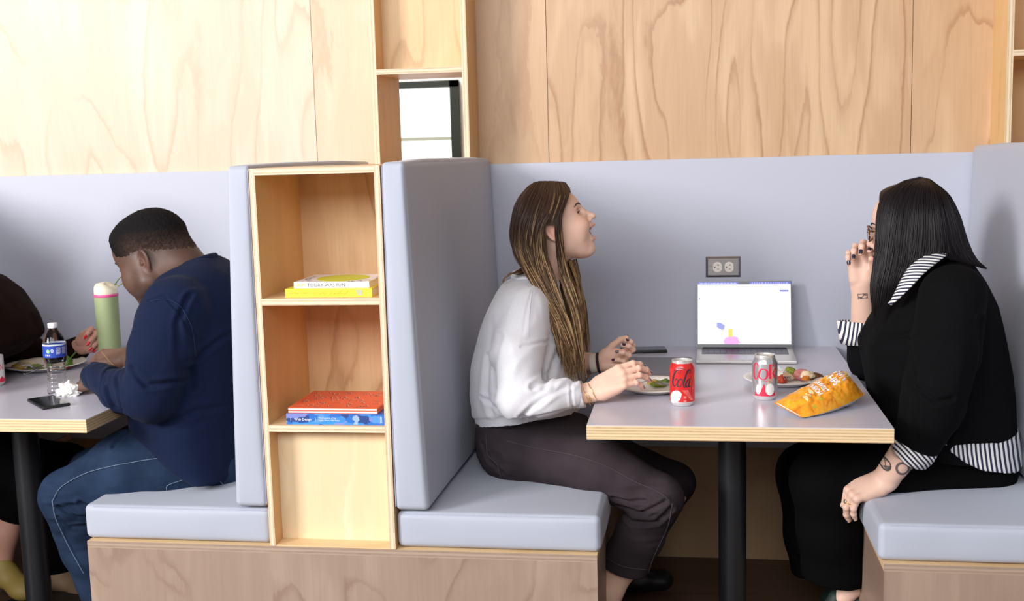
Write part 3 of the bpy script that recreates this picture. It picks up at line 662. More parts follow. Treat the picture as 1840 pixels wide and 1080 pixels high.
# ---- plates with food
m_pl = plain('paper_plate', (.86, .82, .76), .45)
def plate(label, cx, cy, r, z=TZ, lift=0):
    t = G().lathe([(.0005, .0035), (r*.62, .0035), (r*.68, .006), (r*.80, .014), (r*.97, .0185), (r, .0175), (r*.985, .0160), (r*.80, .0115), (r*.68, .0035), (r*.60, .0006), (.0005, .0006)], (cx, cy, z), 72, wob=lambda a, zz: 1+.003*math.sin(a*3)).put('plate', m_pl, smooth=True)
    tag(t, label, 'plate'); return t
m_fd = {k: fabric('food_'+k, c, c2, scale=350, rough=.45, bs=.5, sheen=0, mott=.5) for k, c, c2 in (('green', (.30, .33, .04), (.12, .16, .02)), ('lettuce', (.16, .26, .03), (.05, .12, .01)), ('yellow', (.72, .52, .06), (.45, .28, .04)), ('orange', (.80, .30, .05), (.55, .16, .02)), ('red', (.62, .08, .03), (.35, .03, .02)), ('cream', (.82, .74, .56), (.66, .50, .30)), ('brown', (.22, .09, .03), (.10, .035, .015)), ('pink', (.60, .26, .24), (.42, .13, .12)))}
def lump(cx, cy, z, rx, ry, rz, seed, n=22, amp=.25):
    g = G(); vs = []
    for i in range(n+1):
        ph = math.pi*i/n
        for j in range(n*2):
            th = math.pi*j/n; d = A(math.sin(ph)*math.cos(th), math.sin(ph)*math.sin(th), math.cos(ph))
            k = 1+amp*mnoise.fractal(Vector(d*1.8+seed), 1, 2, 3); vs.append((cx+d[0]*rx*k, cy+d[1]*ry*k, z+max(-.4, d[2])*rz*k))
    g.add(vs, [(i*2*n+j, i*2*n+(j+1) % (2*n), (i+1)*2*n+(j+1) % (2*n), (i+1)*2*n+j) for i in range(n) for j in range(2*n)]); return g
def food(nm, label, px, z, rx, ry, rz, mat, seed, cat='food'):
    c = atz(px[0], px[1], TZ+z); o = lump(c[0], c[1], TZ+z, rx, ry, rz, seed).put(nm, m_fd[mat], smooth=True); tag(o, label, cat); return o
def fork(label, head, tail, zh, zt):
    """head, tail: world xyz; tines at head"""
    h_, t_ = np.array(head, float), np.array(tail, float); d = unit(h_-t_); sd = unit(np.cross(d, (0, 0, 1))); up = np.cross(sd, d); Ln = np.linalg.norm(h_-t_)
    o = empty('fork', tuple(t_)); tag(o, label, 'fork'); st = plain('fork_steel', (.6, .58, .56), .2, metal=1)
    F = lambda x, y, z: t_+d*x*Ln+sd*y+up*z
    pts = [(0, .0052), (.15, .0058), (.45, .0035), (.66, .0028), (.72, .006), (.78, .0105), (.82, .011)]
    g = G(); vs = []
    for x, w_ in pts:
        zz = .010*math.exp(-((x-.66)/.12)**2)-.006*max(0, (x-.7)*5)**2*.3
        vs += [F(x, -w_, zz), F(x, w_, zz), F(x, w_, zz+.0016), F(x, -w_, zz+.0016)]
    n = len(pts); fs = [(4*i+j, 4*i+(j+1) % 4, 4*(i+1)+(j+1) % 4, 4*(i+1)+j) for i in range(n-1) for j in range(4)]+[(0, 1, 2, 3), (4*n-4, 4*n-3, 4*n-2, 4*n-1)]
    g.add(vs, fs); g.put('handle', st, o)
    g = G()
    for k in range(4): y = -.0088+k*.00587; g.tube([F(.81, y, 0), F(.87, y, -.002), (F(.94, y, -.002)), F(1., y, .002)], [.0013, .0013, .0011, .0005], 6)
    g.put('tines', st, o)
    return o
# right plate (behind the silver can)
PC = atz(1408, 684, TZ+.012); plate('off-white paper plate of food behind the silver can', PC[0], .520, .110)
food('broccoli', 'yellow-green vegetable floret on the right plate', (1420, 670), .022, .018, .016, .017, 'green', 3.1)
food('meat_slice', 'pink sliced onion and meat in the middle of the right plate', (1440, 676), .014, .030, .022, .020, 'pink', 6.3)
food('pasta', 'cream coloured pasta with sauce on the right plate', (1451, 675), .024, .019, .013, .013, 'cream', 9.)
food('carrot', 'orange chunk under the pasta on the right plate', (1448, 681), .020, .010, .009, .009, 'orange', 1.)
food('meatball', 'dark brown roasted piece at the right of the right plate', (1466, 679), .013, .021, .018, .015, 'brown', 4.)
food('tomato', 'red tomato piece beside the silver can', (1404, 683), .012, .016, .016, .014, 'red', 5.)
food('noodles', 'beige noodles near the fork on the right plate', (1415, 679), .012, .018, .014, .012, 'cream', 7.)
fork('steel fork resting on the right plate with tines in the food', tuple(atz(1419, 683, TZ+.020)), tuple(atz(1392, 655, TZ+.030)), 0, 0)
# middle plate (laughing woman's)
plate('off-white paper plate in front of the laughing woman', .040, .415, .112)
food('salad', 'green and yellow salad leftovers on the laughing woman\'s plate', (1183, 690), .010, .022, .026, .010, 'green', 2.)
food('pasta', 'yellow pasta bits on the laughing woman\'s plate', (1176, 688), .012, .020, .014, .008, 'yellow', 12.)
food('lettuce', 'small green leaf by the fork on the laughing woman\'s plate', (1196, 686), .014, .012, .016, .008, 'lettuce', 15.)
# left plate
c = atz(88, 658, TZ+.012); plate('white oval plate of food on the left table behind the bottle', -1.975, .700, .130)
food('rice', 'cream rice on the left plate, left of the bottle', (45, 657), .016, .034, .026, .018, 'cream', 21.)
food('salad', 'green salad on the left plate near the bottle', (64, 662), .014, .026, .020, .014, 'green', 23.)
food('potato', 'yellow potato piece on the left plate', (30, 662), .012, .022, .018, .012, 'yellow', 25.)
food('lettuce', 'leafy lettuce standing on the left plate, right of the bottle', (119, 652), .024, .022, .02, .022, 'lettuce', 27.)
food('sauce', 'orange-red sauce on the left plate, right of the bottle', (112, 660), .009, .028, .02, .008, 'red', 29.)
o = G().tube([atz(122, 650, TZ+.03), atz(128, 642, TZ+.042), atz(137, 632, TZ+.055)], [.003, .002, .003], 8).put('leaf_stem', m_fd['lettuce'], smooth=True); tag(o, 'long green stem sticking up from the lettuce on the left plate', 'food')
fork('steel fork lying on the left plate rim', tuple(atz(72, 660, TZ+.024)), tuple(atz(-2, 662, TZ+.028)), 0, 0)
o = G().tube([atz(42, 672, TZ+.022), atz(60, 666, TZ+.022), atz(78, 656, TZ+.026)], [.006, .005, .004], 8, flat=.25).put('knife', plain('knife_steel', (.6, .6, .62), .2, metal=1), smooth=True); tag(o, 'steel knife across the rim of the left plate, behind the bottle', 'knife')
# ---- water bottle (clear)
bc = A(-1.703, .315, TZ)
t = empty('water_bottle', tuple(bc)); tag(t, 'clear plastic water bottle with blue label and white cap', 'bottle')
m_pet, nt_, b_ = newmat('clear_plastic'); b_.inputs['Transmission Weight'].default_value = 1; b_.inputs['Roughness'].default_value = .03; b_.inputs['IOR'].default_value = 1.07; b_.inputs['Coat Weight'].default_value = .6
pr = [(.0005, .004), (.020, .003), (.026, 0), (.029, .004), (.030, .010)]
z = .012
while z < .092: pr += [(.0300-.004*math.sin((z-.012)/.08*math.pi), z), (.0290-.004*math.sin((z-.012)/.08*math.pi), z+.004), (.0278-.004*math.sin((z-.012)/.08*math.pi), z+.0065)]; z += .0115
pr += [(.0312, .098), (.0325, .104), (.0325, .149), (.0320, .153), (.0300, .163), (.0255, .175), (.019, .187), (.0135, .194), (.0125, .197), (.0125, .206)]
G().lathe(pr, bc, 56).put('bottle_body', m_pet, t, smooth=True)
th0 = math.atan2(CPOS[1]-bc[1], CPOS[0]-bc[0])
def bf(s, z, off=.0008): a = th0+s/.0325; r = .0325+off; return bc+A(r*math.cos(a), r*math.sin(a), z)
G().lathe([(.0331, .112), (.0331, .146)], bc, 56).put('label', plain('bottle_label_blue', (.03, .07, .42), .3), t, smooth=True)
G().lathe([(.0330, .1465), (.0330, .151)], bc, 56).put('label_band', plain('bottle_label_pale', (.72, .76, .82), .3), t, smooth=True)
g = G(); fan(g, [(-.0195+.0058*math.cos(a), .131+.0058*math.sin(a)) for a in np.linspace(0, 6.1, 20)], bf, -.0195, .131, 3); g.put('label_badge', plain('bottle_badge_green', (.20, .62, .08), .35), t)
g = G(); rn = random.Random(3)
fan(g, [(-.0195+.0028*math.cos(a), .131+.0028*math.sin(a)) for a in np.linspace(0, 6.1, 12)], lambda x, y: bf(x, y, .0011), -.0195, .131, 2)
for (x, z, w_) in [(.003+i % 2*.017, .140-.0035*(i//2), .014-.003*rn.random()) for i in range(12)]+[(-.030, .1205, .016), (-.030, .1175, .016)]:
    g.add([bf(x, z), bf(x+w_/2, z), bf(x+w_, z), bf(x+w_, z+.0012), bf(x+w_/2, z+.0012), bf(x, z+.0012)], [(0, 1, 4, 5), (1, 2, 3, 4)])
stroke(g, [(-.0085, .128), (-.0105, .133), (-.0075, .137), (-.0045, .133), (-.0065, .128), (-.0085, .128)], [.0014]*6, bf)
g.put('label_print', m_whitep, t)
G().lathe([(.0137, .197), (.0140, .198), (.0140, .209), (.0132, .2105), (.0005, .2105)], bc, 40, wob=lambda a, z: 1+.012*math.sin(a*30)).put('bottle_cap', plain('cap_white', (.82, .82, .84), .4), t, smooth=True)
# ---- green tumbler
gc = A(-1.719, .66, TZ); top_ = at(200, 502, .66)[2]
t = empty('tumbler', tuple(gc)); tag(t, 'tall sage green tumbler with cream lid and pink ring', 'bottle')
H = top_-TZ
G().lathe([(.0005, .001), (.030, .0), (.033, .003), (.0350, .02), (.0365, H*.5), (.0372, H-.058), (.0372, H-.055)], gc, 48).put('tumbler_body', plain('tumbler_sage', (.36, .43, .22), .45), t, smooth=True)
G().lathe([(.0372, H-.0552), (.0380, H-.0545), (.0380, H-.0465), (.0372, H-.046)], gc, 48).put('ring', plain('tumbler_pink', (.82, .10, .30), .4), t, smooth=True)
g = G(); n_ = 40; vs = []
for k, (r, z) in enumerate([(.0365, H-.046), (.0360, H-.030), (.0345, 0), (.029, 1), (.015, 2), (.0005, 3)]):
    for j in range(n_):
        a = 2*math.pi*j/n_; x = math.cos(a); zt = H-.010-.012*max(0, x)**1.5
        zz = z if z > 3.5 or k < 2 else [zt-.012, zt-.003, zt, zt][k-2]
        vs.append(gc+A(r*x, r*math.sin(a), zz))
g.add(vs, [(i*n_+j, i*n_+(j+1) % n_, (i+1)*n_+(j+1) % n_, (i+1)*n_+j) for i in range(5) for j in range(n_)]); g.put('lid', plain('tumbler_cream', (.80, .74, .58), .45), t, smooth=True)
q = [at(u, v, .66) for u, v in ((206, 512), (213, 501), (222, 494), (226, 497), (222, 508), (213, 514), (208, 512))]
G().tube(q, .0042, 8, flat=.5).put('carry_loop', plain('tumbler_loop', (.22, .27, .10), .5), t, smooth=True)
# ---- chip bag
la, lb = A(*atz(1390, 724, .768)), A(*atz(1438, 747, .757)); ra, rb = at(1519, 667, .345), at(1552, 706, .245)
rb2 = at(1540, 733, .245)
def bagmid(u): return la*(1-u)+ra*u, lb*(1-u)+rb*u
def bag_s(u, v, side=1, off=0.):
    a, b = bagmid(u); b = b+A(.004, -.026, -.014)*math.sin(math.pi*min(1, u*.93+.04))**.7; p = a*(1-v)+b*v; d = unit(b-a); l = unit((ra+rb)-(la+lb)); n = unit(np.cross(l, d)); n = n if n[2] > 0 else -n
    e = (1-abs(2*u-1)**5.)*(1-abs(2*v-1)**3.4); edge = min(1., min(u, 1-u)/.10)
    th = .034*e*edge*(.45+.75*u)
    wr = (mnoise.fractal(Vector((u*7, v*5, side*3.)), 1, 2, 3)*.006+abs(mnoise.noise(Vector((u*14+v*6, v*6, 5.*side))))*.005)*edge
    pinch = 1-.05*math.sin(u*math.pi)
    p = (a+b)/2+(p-(a+b)/2)*pinch
    p = p+n*side*(th+wr*e)+n*(off*side)+A(0, 0, 1)*(.006*math.sin(u*math.pi))
    return A(p[0], p[1], max(p[2], TZ+.0015+off*.2))
t = empty('chip_bag', tuple((la+lb+ra+rb)/4*A(1, 1, 0)+A(0, 0, TZ))); tag(t, 'orange multigrain chip bag lying at the right end of the table', 'snack bag')
m_bag, nt_, b_ = newmat('chip_bag_orange'); tcn = N(nt_, 'TexCoord'); nn = noise_(nt_, tcn.outputs['Object'], 38, 4, .6, .6)
L(nt_, ramp(nt_, nn, [(.30, (.55, .16, .01)), (.45, (.90, .34, .02)), (.6, (.93, .42, .03)), (.72, (.95, .58, .05))]), b_.inputs['Base Color']); b_.inputs['Roughness'].default_value = .28; b_.inputs['Metallic'].default_value = .15
m_bagw = plain('chip_bag_silver', (.72, .74, .76), .3, metal=.3)
for side, nm, mt in ((1, 'front_film', m_bag), (-1, 'back_film', m_bagw)):
    g = G(); nu, nv = 70, 40
    g.add([bag_s(i/nu, j/nv, side) for i in range(nu+1) for j in range(nv+1)], [(i*(nv+1)+j, i*(nv+1)+j+1, (i+1)*(nv+1)+j+1, (i+1)*(nv+1)+j) for i in range(nu) for j in range(nv)])
    g.put(nm, mt, t, smooth=True)
g = G()
for u0, u1 in ((.012, .022), (.945, .955)):
    g.add([bag_s(u0, j/40, 1, .0006) for j in range(3, 38)]+[bag_s(u1, j/40, 1, .0006) for j in range(3, 38)], [(i, i+1, 36+i, 35+i) for i in range(34)])
g.put('seal_line', m_whitep, t)
# text runs along v (across the bag), reading from the right end
def bt(x, y): return bag_s(.80-y, .08+x, 1, .0007)
def tx2(g, s, u, v, hgt, wid):
    vs, fs = text_mesh(s, 1., bold=.03); xm = max(p[0] for p in vs); k = hgt/.7
    g.add([bag_s(u-y*k, v+x/xm*wid, 1, .0009) for x, y in vs], fs)
g = G(); tx2(g, 'SUN', .74, .18, -.15, .44); tx2(g, 'CHIPS', .615, .16, -.085, .46); tx2(g, 'HARVEST', .46, .18, -.065, .50); tx2(g, 'CHEDDAR', .375, .22, -.06, .48); 
g.put('bag_lettering', m_whitep, t)
g = G()
for i in range(9):
    a = i*2*math.pi/9; r0, r1 = .13, .20
    f_ = lambda x, y: bag_s(.855+y*.36, .46+x*.8, 1, .0008)
    stroke(g, [(r0*math.cos(a), r0*math.sin(a)), (r1*math.cos(a), r1*math.sin(a))], [.022, .012], f_)
stroke(g, [(.105*math.cos(a), .105*math.sin(a)) for a in np.linspace(-1.2, 3.8, 14)], [.022]*14, f_)
g.put('sun_emblem', plain('bag_sun_yellow', (.95, .66, .04), .35), t)
g = G()
for k in range(3): fan(g, [(.22+k*.055+.022*math.cos(a), .58-.05*k+.10*math.sin(a)) for a in np.linspace(0, 6.1, 14)], lambda x, y: bag_s(x, y, 1, .0008), .22+k*.055, .58-.05*k, 2)
g.put('chip_picture', plain('bag_chip_tan', (.92, .66, .32), .5), t)
g = G()
for (u, v) in ((.24, .86), (.36, .78)): fan(g, [(u+.02*math.cos(a), v+.04*math.sin(a)) for a in np.linspace(0, 6.1, 10)], lambda x, y: bag_s(x, y, 1, .0008), u, v, 2)
g.put('seal_badge', plain('bag_badge_olive', (.45, .42, .04), .5), t)
# crumpled napkin by the man's hand
c = atz(124, 704, TZ+.012); g = lump(c[0], c[1], TZ+.012, .030, .022, .026, 41., n=34, amp=.55); o = g.put('napkin', plain('napkin_white', (.82, .80, .76), .8), smooth=True); tag(o, 'crumpled white napkin beside the phone on the left table', 'napkin')
# ================================================================== organic modelling tools (distance fields -> meshes)
_rt = np.random.RandomState(7).rand(32, 32, 32).astype(np.float32)
def vnoise(P):
    P = np.asarray(P); i = np.floor(P).astype(int); f = P-i; f = f*f*(3-2*f); i &= 31; j = (i+1) & 31
    a, b, c = f[..., 0], f[..., 1], f[..., 2]
    g = lambda x, y, z: _rt[x, y, z]
    x0, y0, z0 = i[..., 0], i[..., 1], i[..., 2]; x1, y1, z1 = j[..., 0], j[..., 1], j[..., 2]
    return (((g(x0, y0, z0)*(1-a)+g(x1, y0, z0)*a)*(1-b)+(g(x0, y1, z0)*(1-a)+g(x1, y1, z0)*a)*b)*(1-c)
            + ((g(x0, y0, z1)*(1-a)+g(x1, y0, z1)*a)*(1-b)+(g(x0, y1, z1)*(1-a)+g(x1, y1, z1)*a)*b)*c)*2-1
def fbm(P, o=3): return sum(vnoise(P*2**k+17.3*k)*.5**k for k in range(o))
def d_rc(P, a, b, ra, rb, n=None, s=1.):
    a = np.array(a, float); b = np.array(b, float); Q = P-a; ab = b-a
    if n is not None and s != 1:
        n = unit(n); Q = Q+(Q@n)[..., None]*n*(1/s-1); ab = ab+(ab@n)*n*(1/s-1)
    t = np.clip((Q@ab)/max(1e-9, ab@ab), 0, 1); d = np.linalg.norm(Q-t[..., None]*ab, axis=-1)-(ra+(rb-ra)*t)
    return d*(min(1, s) if n is not None else 1)
def d_el(P, c, r, R=None):
    Q = P-np.array(c, float)
    if R is not None: Q = Q@R
    r = np.array(r, float); k0 = np.linalg.norm(Q/r, axis=-1); k1 = np.linalg.norm(Q/(r*r), axis=-1)
    return k0*(k0-1)/np.maximum(k1, 1e-9)
def smin(a, b, k):
    h = np.maximum(k-np.abs(a-b), 0)/k; return np.minimum(a, b)-h*h*k*.25
def rotm(ax, deg):
    return np.array(Matrix.Rotation(math.radians(deg), 3, ax))
class Vol:
    def __init__(s, lo, hi, h):
        s.lo = np.array(lo, float); s.h = h; s.n = np.ceil((np.array(hi)-s.lo)/h).astype(int)+1
        s.a = np.full(tuple(s.n), 1., np.float32)
    def _box(s, lo, hi):
        i0 = np.clip(np.floor((np.array(lo)-s.lo)/s.h).astype(int), 0, s.n-1); i1 = np.clip(np.ceil((np.array(hi)-s.lo)/s.h).astype(int)+1, 1, s.n)
        if np.any(i1 <= i0): return None, None
        ax = [s.lo[k]+np.arange(i0[k], i1[k])*s.h for k in range(3)]
        P = np.stack(np.meshgrid(*ax, indexing='ij'), -1); return tuple(slice(i0[k], i1[k]) for k in range(3)), P
    def op(s, lo, hi, fn, k, mode='u'):
        m = k+3*s.h+.004; sl, P = s._box(np.array(lo)-m, np.array(hi)+m)
        if sl is None: return s
        d = fn(P)
        if mode == 'u': s.a[sl] = smin(s.a[sl], d, k)
        else: s.a[sl] = -smin(-s.a[sl], d, k)
        return s
    def rc(s, a, b, ra, rb, k=.01, n=None, sc=1., mode='u'):
        a = np.array(a, float); b = np.array(b, float); R = max(ra, rb)*max(1, sc)
        return s.op(np.minimum(a, b)-R, np.maximum(a, b)+R, lambda P: d_rc(P, a, b, ra, rb, n, sc), k, mode)
    def chain(s, pts, k=.01, n=None, sc=1.):
        for (a, ra), (b, rb) in zip(pts[:-1], pts[1:]): s.rc(a, b, ra, rb, k, n, sc)
        return s
    def el(s, c, r, k=.01, R=None, mode='u'):
        c = np.array(c, float); M = max(r); return s.op(c-M, c+M, lambda P: d_el(P, c, r, R), k, mode)
    def mesh(s, M=None, smooth=2):
        h = s.h; g = openvdb.FloatGrid(); a = np.clip(s.a, -4*h, 4*h).astype(np.float32)
        a[0] = a[-1] = 4*h; a[:, 0] = a[:, -1] = 4*h; a[:, :, 0] = a[:, :, -1] = 4*h
        g.copyFromArray(a); V, F = g.convertToQuads(0.0)[:2]; V = s.lo+np.array(V, float)*h; F = np.array(F, int)
        p = V[F]; vol = np.einsum('ij,ij->i', p[:, 0], np.cross(p[:, 1], p[:, 2])).sum()+np.einsum('ij,ij->i', p[:, 0], np.cross(p[:, 2], p[:, 3])).sum()
        if vol < 0: F = F[:, ::-1]
        V = lap(V, F, smooth)
        if M is not None: V = V@M[0].T+M[1]
        return V, F
def lap(V, F, it, lam=.5):
    if not it: return V
    e = np.concatenate([F[:, [0, 1]], F[:, [1, 2]], F[:, [2, 3]], F[:, [3, 0]]]); n = len(V); cnt = np.bincount(e[:, 0], minlength=n)+np.bincount(e[:, 1], minlength=n)
    for _ in range(it):
        s = np.stack([np.bincount(e[:, 0], V[e[:, 1], k], n)+np.bincount(e[:, 1], V[e[:, 0], k], n) for k in range(3)], 1)/cnt[:, None]
        V = V+(s-V)*lam
    return V
def vnorm(V, F):
    p = V[F]; fn = np.cross(p[:, 2]-p[:, 0], p[:, 3]-p[:, 1]); N_ = np.zeros_like(V)
    for k in range(4):
        for j in range(3): N_[:, j] += np.bincount(F[:, k], fn[:, j], len(V))
    return N_/np.maximum(1e-12, np.linalg.norm(N_, axis=1))[:, None]
def disp(V, F, d): return V+vnorm(V, F)*np.asarray(d)[:, None]
def segd(V, pts):
    """distance from verts to polyline"""
    D = np.full(len(V), 9.)
    for a, b in zip(pts[:-1], pts[1:]):
        a = np.array(a); ab = np.array(b)-a; t = np.clip(((V-a)@ab)/max(1e-9, ab@ab), 0, 1); D = np.minimum(D, np.linalg.norm(V-a-t[:, None]*ab, axis=1))
    return D
def creases(V, F, lst):
    """lst: (pixel polyline, Y, width, depth): a furrow with a soft ridge beside it"""
    d = np.zeros(len(V))
    for px, Y, w_, dep in lst:
        D = segd(V, [at(u, v, Y) for u, v in px])*np.ones(1)
        # compare in the plane facing the viewer only: use xz distance near the given depth
        P = [at(u, v, Y) for u, v in px]; D2 = segd(V*A(1, 0, 1), [p*A(1, 0, 1) for p in P]); ok = np.exp(-((V[:, 1]-Y)/.09)**2)
        d += ok*(-dep*np.exp(-(D2/w_)**2)+dep*.5*np.exp(-((D2-w_*2)/w_)**2))
    return disp(V, F, d)
def mk(name, parts, mat, parent=None, shade=True):
    """parts: list of (V, F, col) islands"""
    Vs, Fs, Cs, b = [], [], [], 0
    for V, F, c in parts:
        Vs.append(V); Fs.append(F+b); b += len(V)
        c = np.array(c, float)
        Cs.append(np.tile(c, (len(V), 1)) if c.ndim == 1 else c)
    V = np.concatenate(Vs); F = np.concatenate(Fs); c = np.concatenate(Cs)
    me = bpy.data.meshes.new(name); me.vertices.add(len(V)); me.vertices.foreach_set('co', V.astype(np.float32).ravel())
    k = F.shape[1]; me.loops.add(len(F)*k); me.loops.foreach_set('vertex_index', F.astype(np.int32).ravel())
    me.polygons.add(len(F)); me.polygons.foreach_set('loop_start', np.arange(0, len(F)*k, k, dtype=np.int32))
    me.update(calc_edges=True); me.validate()
    me.polygons.foreach_set('use_smooth', [True]*len(me.polygons))
    ca = me.color_attributes.new('col', 'FLOAT_COLOR', 'POINT'); ca.data.foreach_set('color', np.concatenate([c[:, :3], np.ones((len(c), 1))], 1).astype(np.float32).ravel())
    for m in (mat if isinstance(mat, list) else [mat]): me.materials.append(m)
    return put(name, me, parent)
def mixv(a, b, t): t = np.clip(t, 0, 1)[:, None]; return a*(1-t)+np.array(b, float)*t
def sstep(x, a, b): t = np.clip((x-a)/(b-a), 0, 1); return t*t*(3-2*t)
def frame(x, z):
    x = unit(x); z = np.array(z, float); z = unit(z-x*(z@x)); y = np.cross(z, x); return np.stack([x, y, z], 1)   # columns
# ------------------------------------------------------------------ head
def head(o, fwd, up, skin, neck, jaw=0., scale=1., open_mouth=False, eyes_open=.0035, nose=1., fat=0., ear=.077, h=.0018):
    """o: world position midway between the ears; neck: list of (world point, radius).  Returns dict."""
    R = frame(fwd, up); R = np.stack([R[:, 0], R[:, 1], R[:, 2]], 1); toL = lambda p: (np.array(p, float)-o)@R/scale
    W_ = lambda p: (np.array(p, float)*scale)@R.T+o
    v = Vol((-.15, -.115, -.22), (.15, .115, .155), h)
    v.el((-.006, 0, .045), (.094, .074, .080), .01); v.el((.040, 0, .045), (.058, .062, .066), .03)
    v.el((.030, 0, -.015), (.062, .058+fat, .060), .03)
    cj, sj = math.cos(math.radians(jaw)), math.sin(math.radians(jaw))
    J = lambda x, y, z: (x*cj+z*sj, y, -x*sj+z*cj)
    for s_ in (-1, 1):
        v.rc(J(.008, s_*(.047+fat), -.050), J(.070, s_*.014, -.088), .020+fat*.6, .015, .025)
        v.rc((.005, s_*.052, -.01), J(.008, s_*(.047+fat), -.050), .022, .020+fat*.6, .03)
        v.el((.062, s_*.036, -.018), (.024, .022+fat*.5, .024), .022)
        v.rc((.074, s_*.010, .036), (.060, s_*.046, .038), .012, .010, .016)
        v.el(J(.052, s_*.028, -.062), (.026, .018+fat*.5, .022), .028)
    for s_ in (-1, 1): v.el((.046, s_*(.046+fat*.6), -.036), (.030, .018, .028), .03)
    v.el(J(.079, 0, -.086), (.015, .020, .014), .018)
    v.rc((.070, 0, .014), (.0765, 0, -.042), .021, .024, .03)
    v.el(J(.068, 0, -.062), (.024, .026, .020), .02)
    # under the jaw
    v.rc((-.01, 0, -.03), J(.045, 0, -.082), .045, .022+fat, .03)
    for (a, ra), (b, rb) in zip(neck[:-1], neck[1:]): v.rc(toL(a), toL(b), ra/scale, rb/scale, .035)
    # eye sockets, nose
    for s_ in (-1, 1):
        v.el((.094, s_*.030, .014), (.016, .017, .011), .012, mode='s')
        v.el((.0715, s_*.031, .014), (.0140, .0150, .0128), .005)
        if eyes_open: v.el((.0875, s_*.0315, .0125), (.0075, .0125, eyes_open), .002, mode='s')
    v.rc((.088, 0, .024), (.110*nose, 0, -.014), .0075, .0085, .010); v.el((.1125*nose, 0, -.0185), (.0105, .0100, .0090), .006)
    for s_ in (-1, 1):
        v.el((.1015, s_*.0115, -.0225), (.0105, .0065, .0075), .006)
    for s_ in (-1, 1): v.el((.1065, s_*.0060, -.0290), (.0050, .0030, .0035), .002, mode='s')
    # mouth
    if open_mouth:
        v.el((.096, 0, -.057), (.034, .0235, .0150), .005, R=rotm('Y', 18), mode='s'); v.el((.105, 0, -.0560), (.0340, .042, .0140), .003, R=rotm('Y', 14), mode='s'); v.rc((.070, 0, -.040), (.066, 0, -.076), .018, .018, .004)
        for s_ in (-1, 1):
            v.rc((.1045, s_*.002, -.0405), (.0950, s_*.018, -.0425), .0058, .0050, .004); v.rc((.0950, s_*.018, -.0425), (.0800, s_*.0275, -.0490), .0050, .0036, .004)
            v.rc(J(.1000, s_*.002, -.0600), J(.0920, s_*.016, -.0585), .0060, .0055, .004); v.rc(J(.0920, s_*.016, -.0585), (.0800, s_*.0270, -.0520), .0052, .0036, .004)
            v.el((.072, s_*.042, -.026), (.020, .014, .018), .014)
    else:
        v.el((.1060, 0, -.0515), (.012, .024, .0012), .003, mode='s')
        for s_ in (-1, 1):
            v.rc((.1000, s_*.002, -.0470), (.0860, s_*.021, -.0505), .0058, .0034, .005); v.rc((.0975, s_*.001, -.0570), (.0860, s_*.019, -.0530), .0064, .0036, .005)
    if ear:
        for s_ in (-1, 1):
            Re = rotm('Y', -10)@rotm('Z', -22*s_)
            v.el((-.014, s_*ear, .000), (.0185, .0065, .032), .005, R=Re)
            v.el((-.011, s_*(ear+.0085), .005), (.0115, .0075, .021), .004, R=Re, mode='s')
            v.el((-.006, s_*(ear+.002), -.002), (.006, .005, .007), .004)
            v.el((-.004, s_*(ear+.0045), .003), (.0042, .006, .006), .002, mode='s')
            v.el((-.011, s_*(ear-.0005), -.027), (.0085, .0055, .0085), .005)
    def surf(y, z, x0=.14):
        for x in np.arange(x0, -.14, -.0006):
            i = np.round((A(x, y, z)-v.lo)/v.h).astype(int)
            if v.a[tuple(np.clip(i, 0, v.n-1))] < 0: return x
        return 0
    V, F = v.mesh(None, 2); PL = V; Vw = V*scale@R.T+o
    # colour that belongs to the skin itself
    c = np.tile(np.array(skin, float), (len(V), 1)); x, y, z = PL.T
    lip = np.exp(-((z+.0455)/.0065)**2)+np.exp(-(((z+(.071 if open_mouth else .0565))/(.009 if open_mouth else .0060)))**2)
    lip = np.clip(lip, 0, 1)*sstep(x, .078, .090)*sstep(-np.abs(y), -.030, -.022)
    if not open_mouth: lip *= 1
    c = mixv(c, np.array(skin)*A(.82, .50, .50), lip*.75)
    ck = np.exp(-(((x-.070)/.03)**2+((np.abs(y)-.046)/.022)**2+((z+.012)/.022)**2)); c = mixv(c, np.array(skin)*A(1.02, .78, .74), ck*.5)
    er = sstep(np.abs(y), .070, .080)*np.exp(-((x+.012)/.03)**2-(z/.04)**2); c = mixv(c, np.array(skin)*A(1.02, .72, .68), er*.6)
    if open_mouth:
        Q = (PL-A(.105, 0, -.056))@rotm('Y', 14); e1_ = np.sqrt((Q[:, 0]/.0340)**2+(Q[:, 1]/.042)**2+(Q[:, 2]/.0140)**2); Q = (PL-A(.096, 0, -.057))@rotm('Y', 18); e2_ = np.sqrt((Q[:, 0]/.034)**2+(Q[:, 1]/.0235)**2+(Q[:, 2]/.015)**2)
        e_ = np.minimum(e1_, e2_); c = mixv(c, (.13, .018, .018), sstep(-e_, -1.12, -1.02)*sstep(-x, -.096, -.090)*sstep(-np.abs(y), -.031, -.026))
    return dict(V=Vw, F=F, c=c, PL=PL, W=W_, R=R, o=o, surf=surf, vol=v, scale=scale, J=J)
